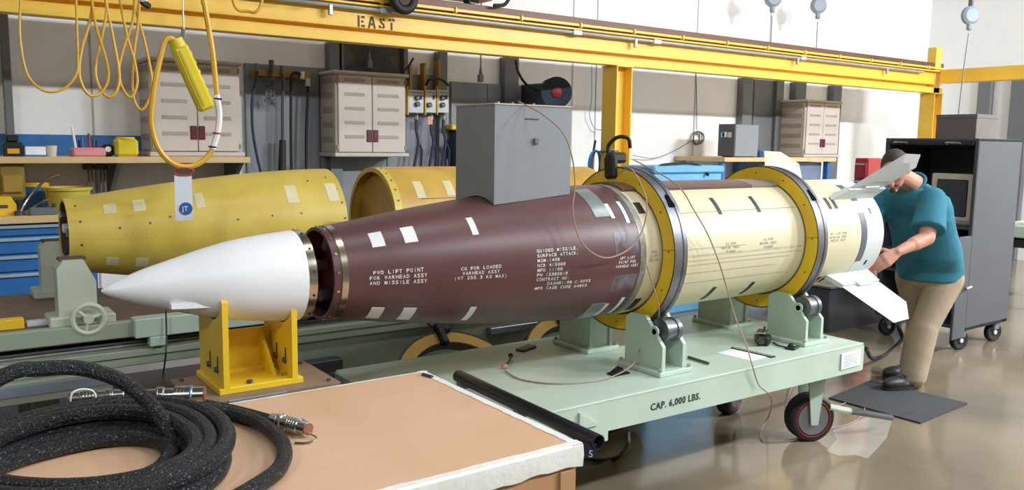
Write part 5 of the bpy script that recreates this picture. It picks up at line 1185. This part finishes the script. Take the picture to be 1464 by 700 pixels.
hand(bm_, wrR, haR, V((-1, -.25, -.25)), V((.1, -.6, .75)), V((-.1, -.5, -.8)), (.4, .5, .4))
for h_, k_, f_ in ((hipL, knL, FL), (hipR, knR, FR)): bm_.caps(h_, k_, .075, .05); bm_.caps(k_, f_+V((.03, 0, .09)), .05, .035)
body = remesh(bm_, 'body', m_skin, pr, .0062, 3, .45)
# hair cap, sideburns
hb_ = MB(); hb_.ell(headc-fdn*.016+hup*.016, (.093, .081, .108), Hr, 22, 14)
for s in (-1, 1): hb_.ell(headc+hs*s*.071-fdn*.03-hup*.02, (.035, .012, .045), Hr, 10, 8)
hb_.ell(headc-fdn*.055-hup*.045, (.042, .062, .055), Hr, 14, 10)
remesh(hb_, 'hair', m_hair, pr, .007, 3)
MB().ell(headc+fdn*.088-hup*.054, (.012, .034, .009), Hr, 12, 6).ell(headc+fdn*.098-hup*.094, (.014, .020, .014), Hr, 10, 6).build('beard', m_hair, body)
for s in (-1, 1): MB().ell(headc+fdn*.090+hs*s*.031+hup*.014, (.008, .012, .006), Hr, 10, 6).build('eye', m_black, body)
# shirt
sb_ = MB()
Tr = Matrix((Fw, Lf, UP)).transposed()
sb_.caps(shL+V((0, 0, -.012)), shR+V((0, 0, -.012)), .078, .078, 18)
rings = [(hipc+V((.0, 0, -.055)), .172, .205), (hipc+V((0, 0, .02)), .180, .212), (hipc.lerp(waist, .6)+V((-.012, -.004, 0)), .188, .215), (waist+V((-.012, -.005, .01)), .186, .212), (waist.lerp(chest, .5), .172, .205), (chest, .158, .205), (chest.lerp(shc, .6), .140, .200), (shc+V((.01, 0, .01)), .112, .175), (shc.lerp(neck, .55)+V((.015, 0, .0)), .088, .115), (neck+V((.012, 0, -.008)), .070, .078)]
vs = []; fs = []; n = 32
for (c_, a_, b_) in rings:
    for k in range(n): vs.append(c_+Fw*(a_*math.cos(2*math.pi*k/n))+Lf*(b_*math.sin(2*math.pi*k/n)))
for j in range(len(rings)-1):
    for k in range(n): fs.append((j*n+k, j*n+(k+1) % n, (j+1)*n+(k+1) % n, (j+1)*n+k))
fs += [tuple(range(n)), tuple(reversed(range((len(rings)-1)*n, len(rings)*n)))]
sb_.add(vs, fs)
eSl = shL.lerp(elL, .80); sb_.cyl(shL, eSl, .082, 20, .100); sb_.caps(shL, shL.lerp(eSl, .3), .083, .083, 18)
eSr = shR.lerp(elR, .75); sb_.cyl(shR, eSr, .078, 20, .088)
shirt = remesh(sb_, 'tshirt', m_shirt, pr, .009, 5, .5)
nk = neck+V((-.005, -.005, .004)); MB().torus(nk, (neck-shc), .068, .010, 24, 8).build('collar', m_shirt, shirt)
pkc = chest+Fw*.150+Lf*.075+V((0, 0, .03)); PR_ = Matrix((Lf, Fw, UP)).transposed()
MB().obox(pkc, (.10, .014, .115), PR_, .003).build('chest_pocket', m_shirt, shirt)
MB().obox(pkc+Fw*.008+V((0, 0, .015))+Lf*.01, (.018, .004, .022), PR_, .001).build('pocket_badge', m_gauge, shirt)
MB().cyl(pkc+Lf*-.035+V((0, 0, .045)), pkc+Lf*-.035+V((0, 0, .075)), .006, 8).build('pocket_pen', m_black, shirt)
# trousers
tb2 = MB()
tb2.ell(hipc+V((0, 0, -.01)), (.165, .195, .13), Tr, 24, 14)
for h_, k_, f_ in ((hipL, knL, FL), (hipR, knR, FR)):
    an = f_+V((.035, 0, .075)); tb2.caps(h_+V((.0, 0, -.04)), k_, .118, .088, 18); tb2.caps(k_, an, .092, .086, 18); tb2.ell(an+V((0, 0, -.02)), (.094, .086, .03), None, 18, 8)
remesh(tb2, 'trousers', m_khaki, pr, .010, 5, .5)
# shoes
for f_ in (FL, FR):
    sh = MB(); d_ = V((-.96, .24, 0)).normalized() if f_ is FL else V((-.95, .3, 0)).normalized(); rot = Matrix((d_, UP.cross(d_), UP)).transposed()
    sh.ell(f_+d_*.13+V((0, 0, .042)), (.10, .050, .042), rot); sh.ell(f_-d_*.01+V((0, 0, .05)), (.075, .042, .055), rot); sh.caps(f_+V((.03, 0, .05)), f_+V((.035, 0, .10)), .048, .046)
    sh.ell(f_+d_*.05+V((0, 0, .03)), (.14, .046, .03), rot)
    so = remesh(sh, 'shoe', m_shoe, pr, .007, 4)
    MB().prism([f_+d_*(.065+.165*math.cos(t_))+UP.cross(d_)*(.052*math.sin(t_)) for t_ in [2*math.pi*k/20 for k in range(20)]], (0, 0, .022)).build('sole', m_rubber, so)
    for k in range(4): MB().caps(f_+d_*(.06+.03*k)+UP.cross(d_)*-.022+V((0, 0, .092-.008*k)), f_+d_*(.06+.03*k)+UP.cross(d_)*.022+V((0, 0, .092-.008*k)), .004, .004, 6).build('lace', m_steelgrey, so)
